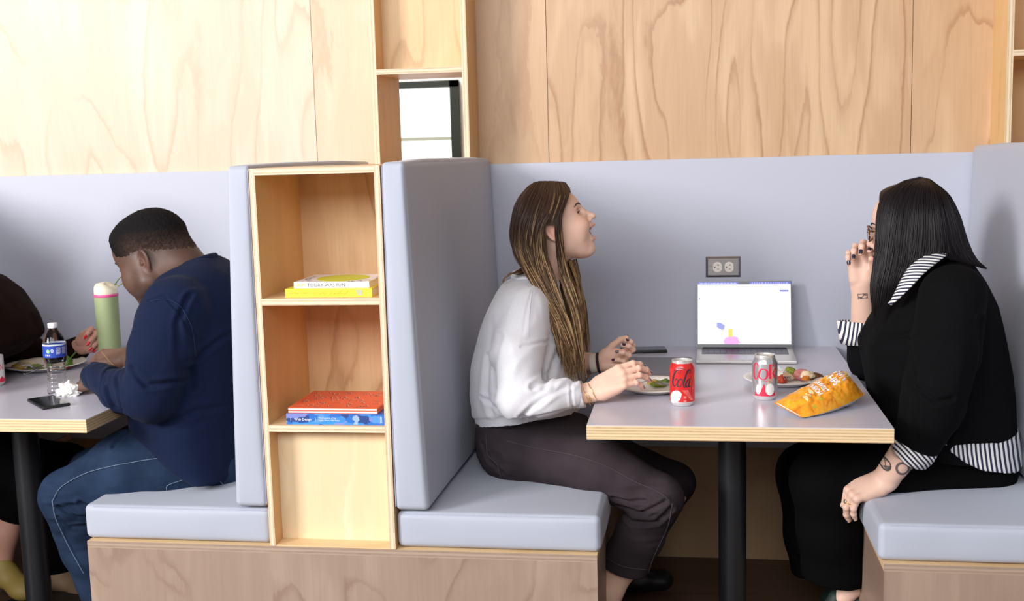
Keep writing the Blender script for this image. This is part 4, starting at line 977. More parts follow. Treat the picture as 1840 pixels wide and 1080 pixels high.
def face_parts(H, parent, brow, open_mouth=False, iris=(.10, .05, .02), lash=True, sides=(-1, 1), look=(0, 0), jaw=0.):
    m_b = plain('eyebrow_hair', brow, .7); m_e = plain('eye_white', (.72, .68, .66), .2); m_i = plain('iris', iris, .15)
    for s_ in sides:
        g = G(); pts = [(.012, .033), (.020, .038), (.032, .0405), (.042, .0385), (.050, .034)]
        q = [H['W']((H['surf'](s_*y, z)+.0006, s_*y, z)) for y, z in pts]; g.tube(q, [.0014, .0026, .0026, .0020, .0008], 8, flat=.8); g.put('eyebrow', m_b, parent, smooth=True)
        c = H['W']((.0705, s_*.031, .014)); g = G(); g.lathe([(.0122*math.sin(a), -.0122*math.cos(a)) for a in np.linspace(.001, math.pi-.001, 20)], c, 24)
        e = g.put('eye', m_e, parent, smooth=True)
        d = unit(H['W']((.0705+1, s_*.031+look[0]*.2, .014+look[1]))-c); g = G(); g.tube([c+d*.0105, c+d*.0122, c+d*.0126], [.0056, .0056, .0040], 18); g.put('iris', m_i, e, smooth=True)
        if lash:
            g = G()
            g.tube([H['W']((H['surf'](s_*y, .0148+.0022*math.sin((y-.019)/.026*3.14))+.0002, s_*y, .0148+.0022*math.sin((y-.019)/.026*3.14))) for y in np.linspace(.020, .0455, 10)], [.0006]+[.0011]*8+[.0006], 5)
            for k in range(12):
                y = .0205+k*.0021; zz = .0165+.0035*math.sin((k+1)/13*math.pi)-.003; x = H['surf'](s_*y, zz+.002)
                a = H['W']((x+.000, s_*y, zz)); b = H['W']((x+.0065-.0002*k, s_*(y+(k-5)*.0005), zz+.0008)); g.tube([a, (a+b)/2-(H['R'][:, 2])*.001, b], [.00075, .0006, .0002], 4)
            g.put('eyelashes', m_b, parent)
    if open_mouth:
        g = G()
        for k in range(8):
            a = (k-3.5)*.22; x = .090-.020*(1-math.cos(a))*2.2; y = .0225*math.sin(a)*1.05
            p = H['W']((x, y, -.0525)); q = H['W']((x, y, -.0440)); g.tube([q, (p+q)/2, p], [.0036, .0042, .0036], 8)
        g.put('upper_teeth', plain('teeth', (.85, .82, .76), .25), parent, smooth=True)
        g = G()
        for k in range(8):
            a = (k-3.5)*.2; x = .086-.020*(1-math.cos(a))*2.2; y = .020*math.sin(a)
            p = H['W'](H['J'](x, y, -.0535)); q = H['W'](H['J'](x, y, -.0610)); g.tube([q, p], [.0034, .0032], 8)
        g.put('lower_teeth', plain('teeth', (.82, .79, .73), .25), parent, smooth=True)
def hair_cap(H, thick, col, h=None):
    """thick(PL grid)->metres of hair over the skull (negative where bald)"""
    v = H['vol']; w_ = Vol(v.lo, v.lo+(v.n-1)*v.h, v.h); w_.n = v.n; ax = [v.lo[k]+np.arange(v.n[k])*v.h for k in range(3)]
    P = np.stack(np.meshgrid(*ax, indexing='ij'), -1).astype(np.float32); w_.a = (np.clip(v.a, -.05, .05)-thick(P)).astype(np.float32)
    # hollow: keep only a shell
    w_.a = np.maximum(w_.a, -(v.a+.004)).astype(np.float32)
    V, F = w_.mesh(None, 2); PL = V
    c = col(PL) if callable(col) else np.tile(np.array(col, float), (len(V), 1))
    return V*H['scale']@H['R'].T+H['o'], F, c, PL
# ------------------------------------------------------------------ hand
def hand(wrist, xdir, back, side, fore, curls, skin, thumb=(30, 20, 20, 15), spread=4, k=1.0, r_wrist=.026, rad=1., thumb_out=35, h=.0014, fore_r=.036, creasec=True):
    """side=+1: thumb towards +y of the hand frame; fore: world point up the forearm; curls: 4 tuples (index..little) of 3 flexion degrees; returns body island + nails"""
    Rm = frame(xdir, back); o = np.array(wrist, float); toL = lambda p: (np.array(p, float)-o)@Rm/k
    fl = toL(fore); pts = [fl]
    v = Vol((min(-.03, fl[0]-.05), -.11, -.12), (.21, .11, .09), h) if np.linalg.norm(fl) < .12 else Vol(np.minimum(fl-.06, (-.03, -.11, -.12)), np.maximum(fl+.06, (.21, .11, .09)), h)
    v.rc(fl, (0, 0, 0), fore_r/k, r_wrist/k, .01, n=(0, 0, 1), sc=.80)
    v.rc((0, 0, 0), (.03, 0, 0), r_wrist/k, .029, .012, n=(0, 0, 1), sc=.62)
    base = [(.090, .030), (.094, .0095), (.090, -.0105), (.082, -.0285)]
    for (bx, by) in base: v.rc((.020, by*.62, -.001), (bx-.004, by, .001), .0125, .0105, .014)
    v.rc((.025, side*.026, -.010), (.062, side*.027, -.007), .0150, .0120, .014)       # thenar
    v.rc((.020, -side*.020, -.010), (.060, -side*.024, -.008), .0130, .0115, .014)     # hypothenar
    segs = [(.042, .025, .021), (.046, .029, .022), (.043, .027, .022), (.034, .020, .019)]
    rr = [(.0092, .0084, .0078, .0068), (.0094, .0086, .0080, .0070), (.0090, .0082, .0076, .0066), (.0080, .0072, .0068, .0060)]
    nails = []; tips = []
    for i in range(4):
        by = side*base[i][1]; a = math.radians(curls[i][0]); sp = math.radians((1.4-i)*spread)*side
        p = A(base[i][0], by, .001); ang = a; r_ = [q*rad for q in rr[i]]
        for j in range(3):
            if j: ang += math.radians(curls[i][j])
            d = A(math.cos(ang)*math.cos(sp), math.cos(ang)*math.sin(sp), -math.sin(ang))
            q = p+d*segs[i][j]; v.rc(p, q, r_[j], r_[j+1], .004 if j else .006); v.el(p, (r_[j]*1.0,)*3, .003)
            last = (p, q, d); p = q
        nz = unit(np.cross(d, np.cross(A(math.sin(ang), 0, math.cos(ang)), d))); nails.append((q-d*.003+nz*r_[3]*.62, d, nz, r_[3])); tips.append(q)
    # thumb
    ta, tf, t1, t2 = [math.radians(x) for x in thumb]; out = math.radians(thumb_out)
    p = A(.020, side*.024, -.008); tl = (.044, .033, .026); tr = (.0140*rad, .0108*rad, .0100*rad, .0080*rad); az = out; el = tf
    for j in range(3):
        if j == 1: az -= t1; 
        if j == 2: az -= t2
        d = unit(A(math.cos(az)*math.cos(el), side*math.sin(az)*math.cos(el), -math.sin(el))); q = p+d*tl[j]; v.rc(p, q, tr[j], tr[j+1], .007 if j == 0 else .004); p = q
    nz = unit(np.cross(d, (0, 0, 1))*-side*math.cos(ta)+A(0, 0, 1)*math.sin(ta)); nz = unit(nz-d*(nz@d)); nails.append((q-d*.004+nz*.0055, d, nz, .0082)); tips.append(q)
    V, F = v.mesh(None, 1); PL = V; Vw = V*k@Rm.T+o
    c = np.tile(np.array(skin, float), (len(V), 1)); x, y, z = PL.T
    kn = sum(np.exp(-(((x-b[0])/.008)**2+((y-side*b[1])/.007)**2+((z-.010)/.008)**2)) for b in base); c = mixv(c, np.array(skin)*A(1.0, .78, .74), kn*.5)
    tp = sum(np.exp(-(np.linalg.norm(PL-t_, axis=1)/.012)**2) for t_ in tips); c = mixv(c, np.array(skin)*A(1.02, .80, .76), tp*.5)
    W_ = lambda p: (np.array(p, float)*k)@Rm.T+o
    nn = [(W_(a), Rm@b, Rm@c_, r*k) for a, b, c_, r in nails]
    return dict(V=Vw, F=F, c=c, nails=nn, W=W_, PL=PL, tips=[W_(t_) for t_ in tips], R=Rm)
def put_nails(Hn, mat, parent, long=1.):
    for (p, d, n_, r) in Hn['nails']:
        g = G(); sd = unit(np.cross(n_, d)); vs = []; fs = []; nu, nv = 6, 5
        for lay in (0, 1):
            for i in range(nu+1):
                for j in range(nv+1):
                    t = i/nu*1.; x = (t-.45)*r*1.9*long; wdt = r*.80*(1-.35*abs(2*t-1)**3); y = (j/nv*2-1)*wdt; z = math.sqrt(max(0, (r*1.02)**2-y*y))-r*.60+(.0006 if lay else -.0004)
                    vs.append(p+d*x+sd*y+n_*z)
        m = (nu+1)*(nv+1); q = lambda i, j, l: l*m+i*(nv+1)+j
        for i in range(nu):
            for j in range(nv): fs += [(q(i, j, 1), q(i, j+1, 1), q(i+1, j+1, 1), q(i+1, j, 1)), (q(i, j, 0), q(i+1, j, 0), q(i+1, j+1, 0), q(i, j+1, 0))]
        for i in range(nu): fs += [(q(i, 0, 0), q(i, 0, 1), q(i+1, 0, 1), q(i+1, 0, 0)), (q(i, nv, 0), q(i+1, nv, 0), q(i+1, nv, 1), q(i, nv, 1))]
        for j in range(nv): fs += [(q(0, j, 0), q(0, j+1, 0), q(0, j+1, 1), q(0, j, 1)), (q(nu, j, 0), q(nu, j, 1), q(nu, j+1, 1), q(nu, j+1, 0))]
        g.add(vs, fs); g.put('fingernail', mat, parent, smooth=True)
# ------------------------------------------------------------------ hair strands
def cr(P, t):
    """Catmull-Rom through P (n,3) at t in [0,1]"""
    n = len(P)-1; s = np.clip(t*n, 0, n-1e-6); i = int(s); f = s-i; Q = np.vstack([2*P[0]-P[1], P, 2*P[-1]-P[-2]]); a, b, c, d = Q[i], Q[i+1], Q[i+2], Q[i+3]
    return .5*((2*b)+(-a+c)*f+(2*a-5*b+4*c-d)*f*f+(-a+3*b-3*c+d)*f**3)
def strands(guides, n, colf, rng, npts=22, rad=.0011, wave=.004, layer=.008, cent=None, clump=0., tipvar=.15, ns=4, wfreq=3.):
    """guides: list of (k,3) arrays with equal semantic order; strands interpolate neighbours"""
    Gd = [np.array([cr(np.array(g), t) for t in np.linspace(0, 1, npts)]) for g in guides]; m = len(Gd)
    V = []; F = []; Cc = []
    for s in range(n):
        u = rng.rand()*(m-1); i = min(int(u), m-2); f = u-i; P = Gd[i]*(1-f)+Gd[i+1]*f
        cut = 1-tipvar*rng.rand(); idx = np.linspace(0, (npts-1)*cut, npts); P = np.stack([np.interp(idx, np.arange(npts), P[:, k]) for k in range(3)], 1)
        t = np.linspace(0, 1, npts)
        lay = rng.rand()
        if cent is not None:
            d = P-cent(P); d /= np.maximum(1e-6, np.linalg.norm(d, axis=1))[:, None]; P = P+d*((lay-.5)*layer*np.minimum(1, .3+t))[:, None]
        cl = round(u*14)/14 if clump else u
        ph = cl*37.; w_ = wave*t**1.3
        P = P+np.stack([w_*np.sin(t*wfreq*6.28+ph)+w_*.5*(rng.rand()-.5), w_*.8*np.cos(t*wfreq*5.1+ph*1.7)+w_*.5*(rng.rand()-.5), 0*t], 1)
        P = P+(rng.rand(3)-.5)*.003
        T = np.gradient(P, axis=0); T /= np.maximum(1e-9, np.linalg.norm(T, axis=1))[:, None]
        ref = np.cross(T, A(.3, 1, .2)); ref /= np.maximum(1e-6, np.linalg.norm(ref, axis=1))[:, None]; bi = np.cross(T, ref)
        r = rad*(.6+.8*rng.rand())*np.minimum(1, (1-t)*6+.12)
        a = np.arange(ns)/ns*2*math.pi; ring = P[:, None, :]+r[:, None, None]*(np.cos(a)[None, :, None]*ref[:, None, :]+np.sin(a)[None, :, None]*bi[:, None, :])
        b0 = len(V)*npts*ns; V.append(ring.reshape(-1, 3)); ii = np.arange(npts-1)[:, None]*ns; jj = np.arange(ns)[None, :]; j2 = (jj+1) % ns
        F.append(np.stack([ii+jj, ii+j2, ii+ns+j2, ii+ns+jj], -1).reshape(-1, 4)+b0)
        cc = colf(t, u/(m-1), rng); Cc.append(np.repeat(cc, ns, axis=0))
    return np.concatenate(V), np.concatenate(F), np.concatenate(Cc)
# ================================================================== people
m_skin = vcolmat('skin', rough=.48, sss=.12, spec=.35, fine=.10, bs=.08, bscale=900)
m_hairb = vcolmat('hair', rough=.42, spec=.22)
m_short = vcolmat('short_hair', rough=.9, spec=.15, fine=.5, bs=1.0, bscale=420)
def cloth(name, col, **k): return fabric(name, col, **k)
m_swW = cloth('sweatshirt_pale_lilac', (.74, .73, .77), scale=700, bs=.3, sheen=.3, mott=.04, rough=.9)
m_swN = cloth('sweatshirt_navy', (.004, .011, .042), col2=(.0028, .0075, .028), scale=700, bs=.35, sheen=.02, mott=.05, rough=.9, spec=.2)
m_knB = cloth('black_knit', (.0042, .0042, .005), col2=(.0025, .0025, .003), scale=600, bs=.35, sheen=0, mott=.03, rough=.9, spec=.08)
m_trB = cloth('black_trousers', (.003, .003, .0035), col2=(.002, .002, .002), scale=600, bs=.3, sheen=.0, mott=.03, rough=.9, spec=.06)
m_brn = cloth('brown_knit', (.012, .0045, .0035), col2=(.007, .003, .0025), scale=600, bs=.4, sheen=0, mott=.05, rough=.9, spec=.08)
def denim(name, c1, c2, c3):
    m, nt, b = newmat(name); t = N(nt, 'TexCoord'); v = t.outputs['Object']
    n1 = noise_(nt, v, 7, 3, .55); n2 = noise_(nt, v, 900, 2, .6); n3 = noise_(nt, v, 60, 4, .7)
    col = mixc(nt, ramp(nt, n1, [(.35, (0,)*3), (.68, (1,)*3)]), c1, c2); col = mixc(nt, math_(nt, 'MULTIPLY', n3, .5), col, c3); col = mixc(nt, math_(nt, 'MULTIPLY', n2, .5), col, c1)
    L(nt, col, b.inputs['Base Color']); b.inputs['Roughness'].default_value = .85; b.inputs['Specular IOR Level'].default_value = .15; bump(nt, b, n2, .4, .0005); return m
m_jnB = denim('denim_blue', (.008, .017, .040), (.028, .055, .115), (.014, .030, .068)); m_jnK = denim('denim_black_washed', (.024, .018, .021), (.058, .045, .052), (.036, .026, .030))
m_stB = plain('stitching_pale', (.15, .20, .30), .8); m_stK = plain('stitching_dark', (.065, .055, .06), .8)
m_gold = plain('gold', (.83, .60, .22), .25, metal=1)
def stripe(name, d, period, a=(.80, .78, .76), b_=(.015, .018, .05), duty=.5, warp=0.):
    m, nt, b = newmat(name); t = N(nt, 'TexCoord'); s = N(nt, 'VectorMath', operation='DOT_PRODUCT'); L(nt, t.outputs['Object'], s.inputs[0]); s.inputs[1].default_value = tuple(unit(d))
    x = math_(nt, 'MULTIPLY', s.outputs['Value'], 1/period)
    if warp: x = math_(nt, 'ADD', x, math_(nt, 'MULTIPLY', noise_(nt, t.outputs['Object'], 14, 2), warp))
    f = math_(nt, 'FRACT', x); L(nt, ramp(nt, f, [(0, a), (duty-.04, a), (duty+.04, b_), (.96, b_), (1, a)]), b.inputs['Base Color']); b.inputs['Roughness'].default_value = .8; return m
def d_stack(P, rows, n=2.3):
    """rows: (z, cx, cy, rx, ry), any order"""
    R_ = np.array(sorted(rows)); z = P[..., 2]
    def ip(k):
        zz = np.clip(z, R_[0, 0], R_[-1, 0]); 
        # smooth interpolation
        zf = np.linspace(R_[0, 0], R_[-1, 0], 200); vf = np.interp(zf, R_[:, 0], R_[:, k]); ker = np.hanning(15); ker /= ker.sum(); vf = np.convolve(np.pad(vf, 7, mode='edge'), ker, 'valid'); return np.interp(zz, zf, vf)
    cx, cy, rx, ry = ip(1), ip(2), ip(3), ip(4)
    k = (np.abs((P[..., 0]-cx)/rx)**n+np.abs((P[..., 1]-cy)/ry)**n)**(1/n)
    d = (k-1)*np.minimum(rx, ry)*.9
    return np.maximum(d, np.maximum(z-R_[-1, 0], R_[0, 0]-z))
def rows_px(lst, Yc):
    out = []
    for v, ul, ur, ry, *o in lst:
        a, b = at(ul, v, Yc), at(ur, v, Yc); out.append(((a[2]+b[2])/2, (a[0]+b[0])/2, Yc+(o[0] if o else 0), (b[0]-a[0])/2, ry))
    return out
def add_stack(v, rows, k, mode='u'):
    R_ = np.array(rows); M = max(R_[:, 3].max(), R_[:, 4].max())
    lo = A(R_[:, 1].min()-M, R_[:, 2].min()-M, R_[:, 0].min()); hi = A(R_[:, 1].max()+M, R_[:, 2].max()+M, R_[:, 0].max())
    return v.op(lo, hi, lambda P: d_stack(P, rows), k, mode)
def cut(v, p, n, rad):
    """remove everything on the +n side of the plane through p within rad of p"""
    p = np.array(p, float); n = unit(n)
    sl, P = v._box(p-rad, p+rad)
    if sl is None: return
    Q = P-p; a = v.a[sl]; side = Q@n; near = np.linalg.norm(Q, axis=-1) < rad
    v.a[sl] = np.where(near, np.maximum(a, side), a)
def pts(lst): return [(at(u, v, Y), r) for u, v, Y, r in lst]
def vol_for(P, R_, h): 
    P = np.array(P); return Vol(P.min(0)-R_, P.max(0)+R_, h)
def stitch(px, Y, mat, parent, V, rad=.0009, name='seam'):
    """a seam drawn on the nearest cloth surface along a pixel path"""
    q = []
    for (u, v) in px:
        d = unit(CFW+CRT*(u-920)/CF+CUP*(540-v)/CF); w_ = V-CPOS; t = w_@d; perp = np.linalg.norm(w_-t[:, None]*d, axis=1); ok = perp < .006
        if not ok.any(): continue
        tt = t[ok].min(); q.append(CPOS+d*(tt-.0012))
    if len(q) > 1: G().tube(q, rad, 5).put(name, mat, parent)
def dense(px, n=6):
    P = np.array(px, float); return [tuple(cr(P, t)) for t in np.linspace(0, 1, n*(len(px)-1)+1)]
def shoe(ankle, toe_dir, L_, zt, mat, parent, sole=None, name='shoe', tilt=0.):
    a = np.array(ankle, float); d = unit(toe_dir); s_ = unit(np.cross((0, 0, 1), d)); v = vol_for([a-d*.1, a+d*(L_+.02)], .12, .004)
    u_ = np.cross(d, s_)
    P = lambda x, y, z: a+d*x+s_*y+u_*z
    v.rc(P(-.035, 0, -.035), P(.05, 0, -.045), .036, .038, .02); v.rc(P(.05, 0, -.045), P(L_-.06, 0, -.058), .038, .036, .03, n=u_, sc=.8); v.el(P(L_-.065, 0, -.060), (.045, .042, .03), .02, R=np.stack([d, s_, u_], 1))
    v.rc(P(-.02, 0, -.02), P(.03, 0, -.01), .034, .030, .02)
    V, F = v.mesh(None, 2); return mk(name, [(V, F, A(.1, .1, .1))], mat, parent)

# ------------------------------------------------------------------ woman in the pale sweatshirt
SK = (.86, .56, .43)
t = empty('person', (-.40, .46, .51)); tag(t, 'laughing woman with long highlighted hair in a pale sweatshirt, head tilted back', 'person')
pit, yw = math.radians(29), math.radians(6)
fwd = A(math.cos(pit)*math.cos(yw), math.sin(yw), math.sin(pit)); up = A(-math.sin(pit), 0, math.cos(pit))
o = at(998, 417, .425)+A(-.004, .075, 0)
R0 = frame(fwd, up)
H = head(o, fwd, up, SK, [(o+R0@A(-.03, 0, -.03), .052), (at(976, 480, .50), .050), (at(958, 520, .50), .062)], jaw=12, open_mouth=True, eyes_open=.0030, nose=1.03, ear=.086, scale=.925)
# far and near hands
hn = hand(at(1067, 703, .24), (.86, .16, .42), (-.42, -.78, .55), 1, at(1010, 716, .225), [(18, 32, 20), (20, 34, 22), (22, 36, 22), (25, 40, 22)], SK, thumb=(20, 30, 5, 10), k=.98, fore_r=.034, spread=1)
hf = hand(at(1076, 652, .60), (.97, -.05, .16), (.10, .70, -.62), -1, at(1030, 648, .66), [(35, 60, 40), (48, 60, 40), (62, 62, 45), (75, 65, 45)], SK, thumb=(30, 22, 10, 25), k=.88, fore_r=.034, thumb_out=30)
# lower legs and torso inside the clothes
vb = Vol((-.62, .15, 0.0), (.30, .80, 1.28), .006)
vb.chain(pts([(950, 560, .48, .08), (940, 660, .48, .09), (930, 760, .47, .09)]), .03, n=(0, 1, 0), sc=1.3)
vb.chain(pts([(918, 812, .39, .06), (1060, 840, .33, .07), (1183, 898, .28, .05), (1125, 1000, .31, .050), (1096, 1060, .31, .036)]), .03); vb.rc(at(1096, 1060, .31), at(1082, 1130, .31), .036, .030, .02)
vb.chain(pts([(918, 812, .55, .06), (1090, 830, .57, .07), (1210, 872, .58, .05), (1155, 975, .70, .038), (1126, 1028, .79, .032)]), .03)
V, F = vb.mesh(None, 2)
body = mk('body', [(H['V'], H['F'], H['c']), (hn['V'], hn['F'], hn['c']), (hf['V'], hf['F'], hf['c']), (V, F, A(*SK))], m_skin, t)
face_parts(H, t, (.07, .04, .03), open_mouth=True, iris=(.09, .05, .03))
m_nl = plain('nail_polish_dark_plum', (.045, .012, .03), .15, coat=.5)
put_nails(hn, m_nl, t); put_nails(hf, m_nl, t)
# sweatshirt
v = Vol((-.62, .10, .62), (.02, .86, 1.24), .004)
RW = rows_px([(492, 940, 982, .055), (502, 908, 996, .125), (520, 896, 1004, .175), (550, 879, 1012, .20), (600, 862, 1024, .205), (650, 850, 1034, .205), (700, 845, 1040, .20), (740, 849, 1044, .195), (762, 856, 1040, .190), (800, 860, 1036, .185)], .47)
add_stack(v, RW, .02)
v.chain(pts([(944, 558, .34, .074), (928, 640, .25, .070), (930, 712, .205, .060), (985, 718, .205, .053), (1026, 711, .225, .046)]), .012)
v.rc(at(1028, 711, .225), at(1053, 706, .236), .041, .037, .004)
v.chain(pts([(960, 560, .62, .075), (985, 650, .74, .065), (1010, 690, .76, .055), (1040, 664, .69, .044)]), .012); v.rc(at(1040, 664, .69), at(1062, 652, .64), .040, .035, .004)
_p1, _p2, _p3 = at(853, 777, .28), at(1040, 752, .28), at(1040, 735, .66); _n = np.cross(_p2-_p1, _p3-_p1); cut(v, (_p1+_p2)/2, _n if _n[2] < 0 else -_n, .45)
cut(v, at(1052, 706, .236), (.93, 0, .18), .06); v.rc(at(1036, 709, .228), at(1070, 703, .245), .030, .031, .003, mode='s')
cut(v, at(1058, 654, .645), (.9, -.35, .1), .05); v.rc(at(1045, 661, .665), at(1080, 648, .62), .030, .030, .003, mode='s')
v.rc(at(972, 470, .47), at(955, 530, .47), .060, .050, .006, n=(0, 1, 0), sc=1.1, mode='s')          # neck opening
V, F = v.mesh(None, 3)
x, y, z = V.T
d = fbm(V*A(9, 9, 6), 3)*.004-np.abs(vnoise(V*A(14, 10, 7)+3))*.007
arm = np.exp(-(segd(V, [at(930, 650, .25), at(930, 712, .205), at(1000, 716, .21)])/.085)**2)
d += arm*(-np.abs(vnoise((V@rotm('Y', 40))*A(26, 8, 11)+9))*.010+.004)
_n = _n if _n[2] > 0 else -_n; hd = (V-(_p1+_p2)/2)@unit(_n); d += np.where(x < -.13, -.006, 0)*sstep(.036-hd, 0, .007)
V = disp(V, F, d)
V = creases(V, F, [([(944, 614), (975, 612), (1002, 628)], .27, .0035, .0045), ([(958, 520), (952, 560), (950, 600)], .33, .003, .003), ([(1002, 628), (990, 660), (985, 685)], .26, .007, .008), ([(905, 600), (893, 650), (897, 700)], .27, .008, .006),
                   ([(940, 745), (960, 725), (1000, 700), (1030, 690)], .19, .006, .006), ([(960, 690), (985, 680), (1010, 680)], .20, .006, .008), ([(860, 720), (890, 738), (940, 756)], .25, .005, .006), ([(1026, 688), (1030, 735)], .20, .003, .004), ([(880, 640), (875, 700), (885, 740)], .30, .008, .006)])
V = lap(V, F, 1)
sw = mk('sweatshirt', [(V, F, A(.7, .7, .7))], m_swW, t); VS = V
stitch(dense([(958, 518), (953, 550), (950, 605)]), .3, plain('seam_grey', (.45, .44, .47), .9), sw, V, .0007)
g = G(); cN = at(962, 503, .47)
g.tube([cN+A(.060*math.cos(a), .070*math.sin(a), -.016*math.cos(a)) for a in np.linspace(0, 2*math.pi, 40)], .010, 10, flat=1.4); g.put('collar', m_swW, sw, smooth=True)
# trousers
v = Vol((-.62, .12, .05), (.26, .78, .80), .004)
v.chain(pts([(908, 805, .385, .085), (930, 815, .38, .090), (1070, 838, .305, .084), (1184, 895, .260, .064)]), .03)
v.chain(pts([(1184, 895, .260, .064), (1150, 960, .29, .064), (1118, 1022, .31, .069)]), .02)
v.chain(pts([(905, 805, .56, .085), (930, 815, .56, .090), (1090, 825, .57, .080), (1214, 866, .58, .055), (1158, 970, .70, .050), (1132, 1015, .78, .048)]), .02)
v.chain(pts([(905, 775, .385, .075), (905, 775, .55, .075)]), .04); v.chain(pts([(897, 752, .40, .055), (980, 752, .40, .05)]), .03); v.chain(pts([(897, 752, .54, .055), (980, 752, .54, .05)]), .03); v.chain(pts([(960, 765, .42, .06), (1035, 778, .40, .055)]), .04); v.chain(pts([(960, 765, .55, .06), (1035, 778, .56, .055)]), .04); v.rc(at(955, 790, .38), at(955, 790, .56), .07, .07, .04)
cut(v, at(1121, 1021, .31), (-.30, 0, -.95), .12); v.rc(at(1140, 985, .30), at(1105, 1050, .31), .050, .056, .003, mode='s')
V, F = v.mesh(None, 3)
d = fbm(V*A(10, 10, 10), 2)*.003
for c_, rr_, sc_ in ((at(1170, 920, .2), .09, 1.), (at(900, 835, .3), .08, .8)): d += np.exp(-(np.linalg.norm(V-c_, axis=1)/rr_)**2)*(-np.abs(vnoise(V*A(20, 8, 46)+5))*.010*sc_)
V = disp(V, F, d)
V = creases(V, F, [([(1103, 930), (1135, 945), (1180, 940), (1205, 915)], .20, .006, .008), ([(1110, 915), (1150, 925), (1195, 900)], .20, .005, .006), ([(1100, 900), (1130, 905), (1160, 900)], .20, .005, .006), ([(865, 800), (880, 830), (905, 850)], .30, .005, .005)])
tr = mk('jeans', [(V, F, A(.1, .1, .1))], m_jnK, t)
stitch(dense([(910, 792), (960, 805), (1030, 818), (1090, 838), (1140, 865), (1185, 885), (1203, 900)]), .2, m_stK, tr, V); stitch(dense([(873, 778), (876, 815), (893, 835), (900, 858)]), .2, m_stK, tr, V); stitch(dense([(1208, 905), (1200, 945), (1175, 1000), (1165, 1030)]), .2, m_stK, tr, V); stitch(dense([(1085, 1000), (1120, 1018), (1162, 1024)]), .2, m_stK, tr, V)
m_shW = plain('shoe_white', (.5, .48, .46), .5); m_shK = plain('shoe_black', (.01, .01, .012), .4)
shoe(at(1080, 1140, .31), (1, -.1, -.02), .22, 0, m_shK, t); shoe(at(1124, 1022, .80), (1, .35, .12), .17, 0, m_shK, t)
# bracelets, watch strap
def ringband(Hn, x, r, rad, mat, name, flat=.8, tiltx=0., n=40, tw=1.):
    g = G(); g.tube([Hn['W']((x+tiltx*math.cos(a), r*math.cos(a), r*flat*math.sin(a))) for a in np.linspace(0, 2*math.pi, n)], rad, 8, flat=tw); return g.put(name, mat, t, smooth=True)
ringband(hn, -.004, .0300, .0009, m_gold, 'bracelet', flat=.88); ringband(hn, -.022, .0318, .0008, m_gold, 'bracelet', flat=.88, tiltx=.004); ringband(hn, -.020, .0318, .0007, m_gold, 'bracelet', tiltx=-.003)
g = G(); g.tube([hn['W']((-.0195, -.028, .012)), hn['W']((-.0195, -.026, .018))], .003, 8); g.put('bracelet_charm', m_gold, t)
ringband(hf, .000, .0325, .0045, plain('hair_tie_black', (.012, .012, .014), .8), 'hair_tie', flat=.82); 
g = G(); vs = []
for k_, (rr_, xx) in enumerate(((.0325, -.028), (.0335, -.026), (.0335, -.010), (.0325, -.008))): vs += [hf['W']((xx, rr_*math.cos(a), rr_*.82*math.sin(a))) for a in np.linspace(0, 2*math.pi, 40, endpoint=False)]
g.add(vs, [(i*40+j, i*40+(j+1) % 40, (i+1)*40+(j+1) % 40, (i+1)*40+j) for i in range(3) for j in range(40)]); g.put('watch_strap', plain('strap_cream', (.72, .66, .58), .6), t, smooth=True)
# hair: cap then strands
def thick1(P):
    x, y, z = P[..., 0], P[..., 1], P[..., 2]
    line = .086-1.05*np.maximum(0, x-.02)*0; front = x-(.060+.30*np.clip(z-.075, -.1, .1)); reg = sstep(-front, -.004, .018)*sstep(z-(-.06-.6*(x+.02)), -.01, .02)
    side = sstep(z-(.01+(x-.00)*1.1), -.01, .012); reg = reg*np.where(x > -.035, side, 1.)*(1-((np.abs(y) > .040) & (x > -.075) & (z < .040)))
    return (reg*(.014-.004*sstep(x, .0, .05))-.003).astype(np.float32)
Vc, Fc, Cc, _ = hair_cap(H, thick1, (.022, .012, .008)); Vc = lap(Vc, Fc, 3)
rng = np.random.RandomState(3)
def P3(lst): return [at(u, v, Y) for u, v, Y in lst]
GN = [P3([(1016, 329, .49), (1023, 345, .455), (1013, 372, .425), (1007, 396, .412), (1008, 430, .408), (1014, 470, .415), (1026, 510, .40), (1038, 560, .385), (1042, 620, .37), (1052, 690, .36)]),
      P3([(1008, 328, .49), (1015, 350, .445), (1005, 380, .410), (998, 404, .396), (1001, 440, .398), (1006, 480, .40), (1018, 520, .385), (1032, 570, .37), (1038, 630, .355), (1045, 690, .35)]),
      P3([(998, 327, .49), (999, 350, .435), (990, 384, .402), (979, 408, .392), (980, 446, .392), (990, 490, .385), (1004, 540, .36), (1022, 590, .345), (1032, 640, .345), (1035, 688, .35)]),
      P3([(985, 327, .49), (979, 352, .432), (966, 388, .400), (959, 425, .392), (961, 465, .39), (974, 505, .365), (994, 550, .345), (1014, 600, .34), (1026, 650, .34), (1030, 690, .345)]),
      P3([(972, 327, .49), (958, 352, .435), (943, 390, .408), (938, 425, .402), (944, 462, .395), (960, 500, .36), (982, 545, .34), (1004, 595, .335), (1018, 645, .335), (1024, 688, .34)]),
      P3([(960, 330, .49), (941, 354, .44), (929, 390, .425), (926, 425, .425), (933, 458, .42), (950, 490, .38), (972, 530, .345), (994, 580, .335), (1010, 625, .335), (1018, 670, .34)]),
      P3([(952, 337, .50), (930, 362, .48), (921, 395, .475), (920, 428, .47), (928, 456, .455), (944, 478, .43), (962, 505, .37), (984, 550, .345), (1002, 600, .34), (1012, 650, .345)])]
dk, md, lt = A(.050, .026, .016), A(.16, .085, .042), A(.52, .33, .16)
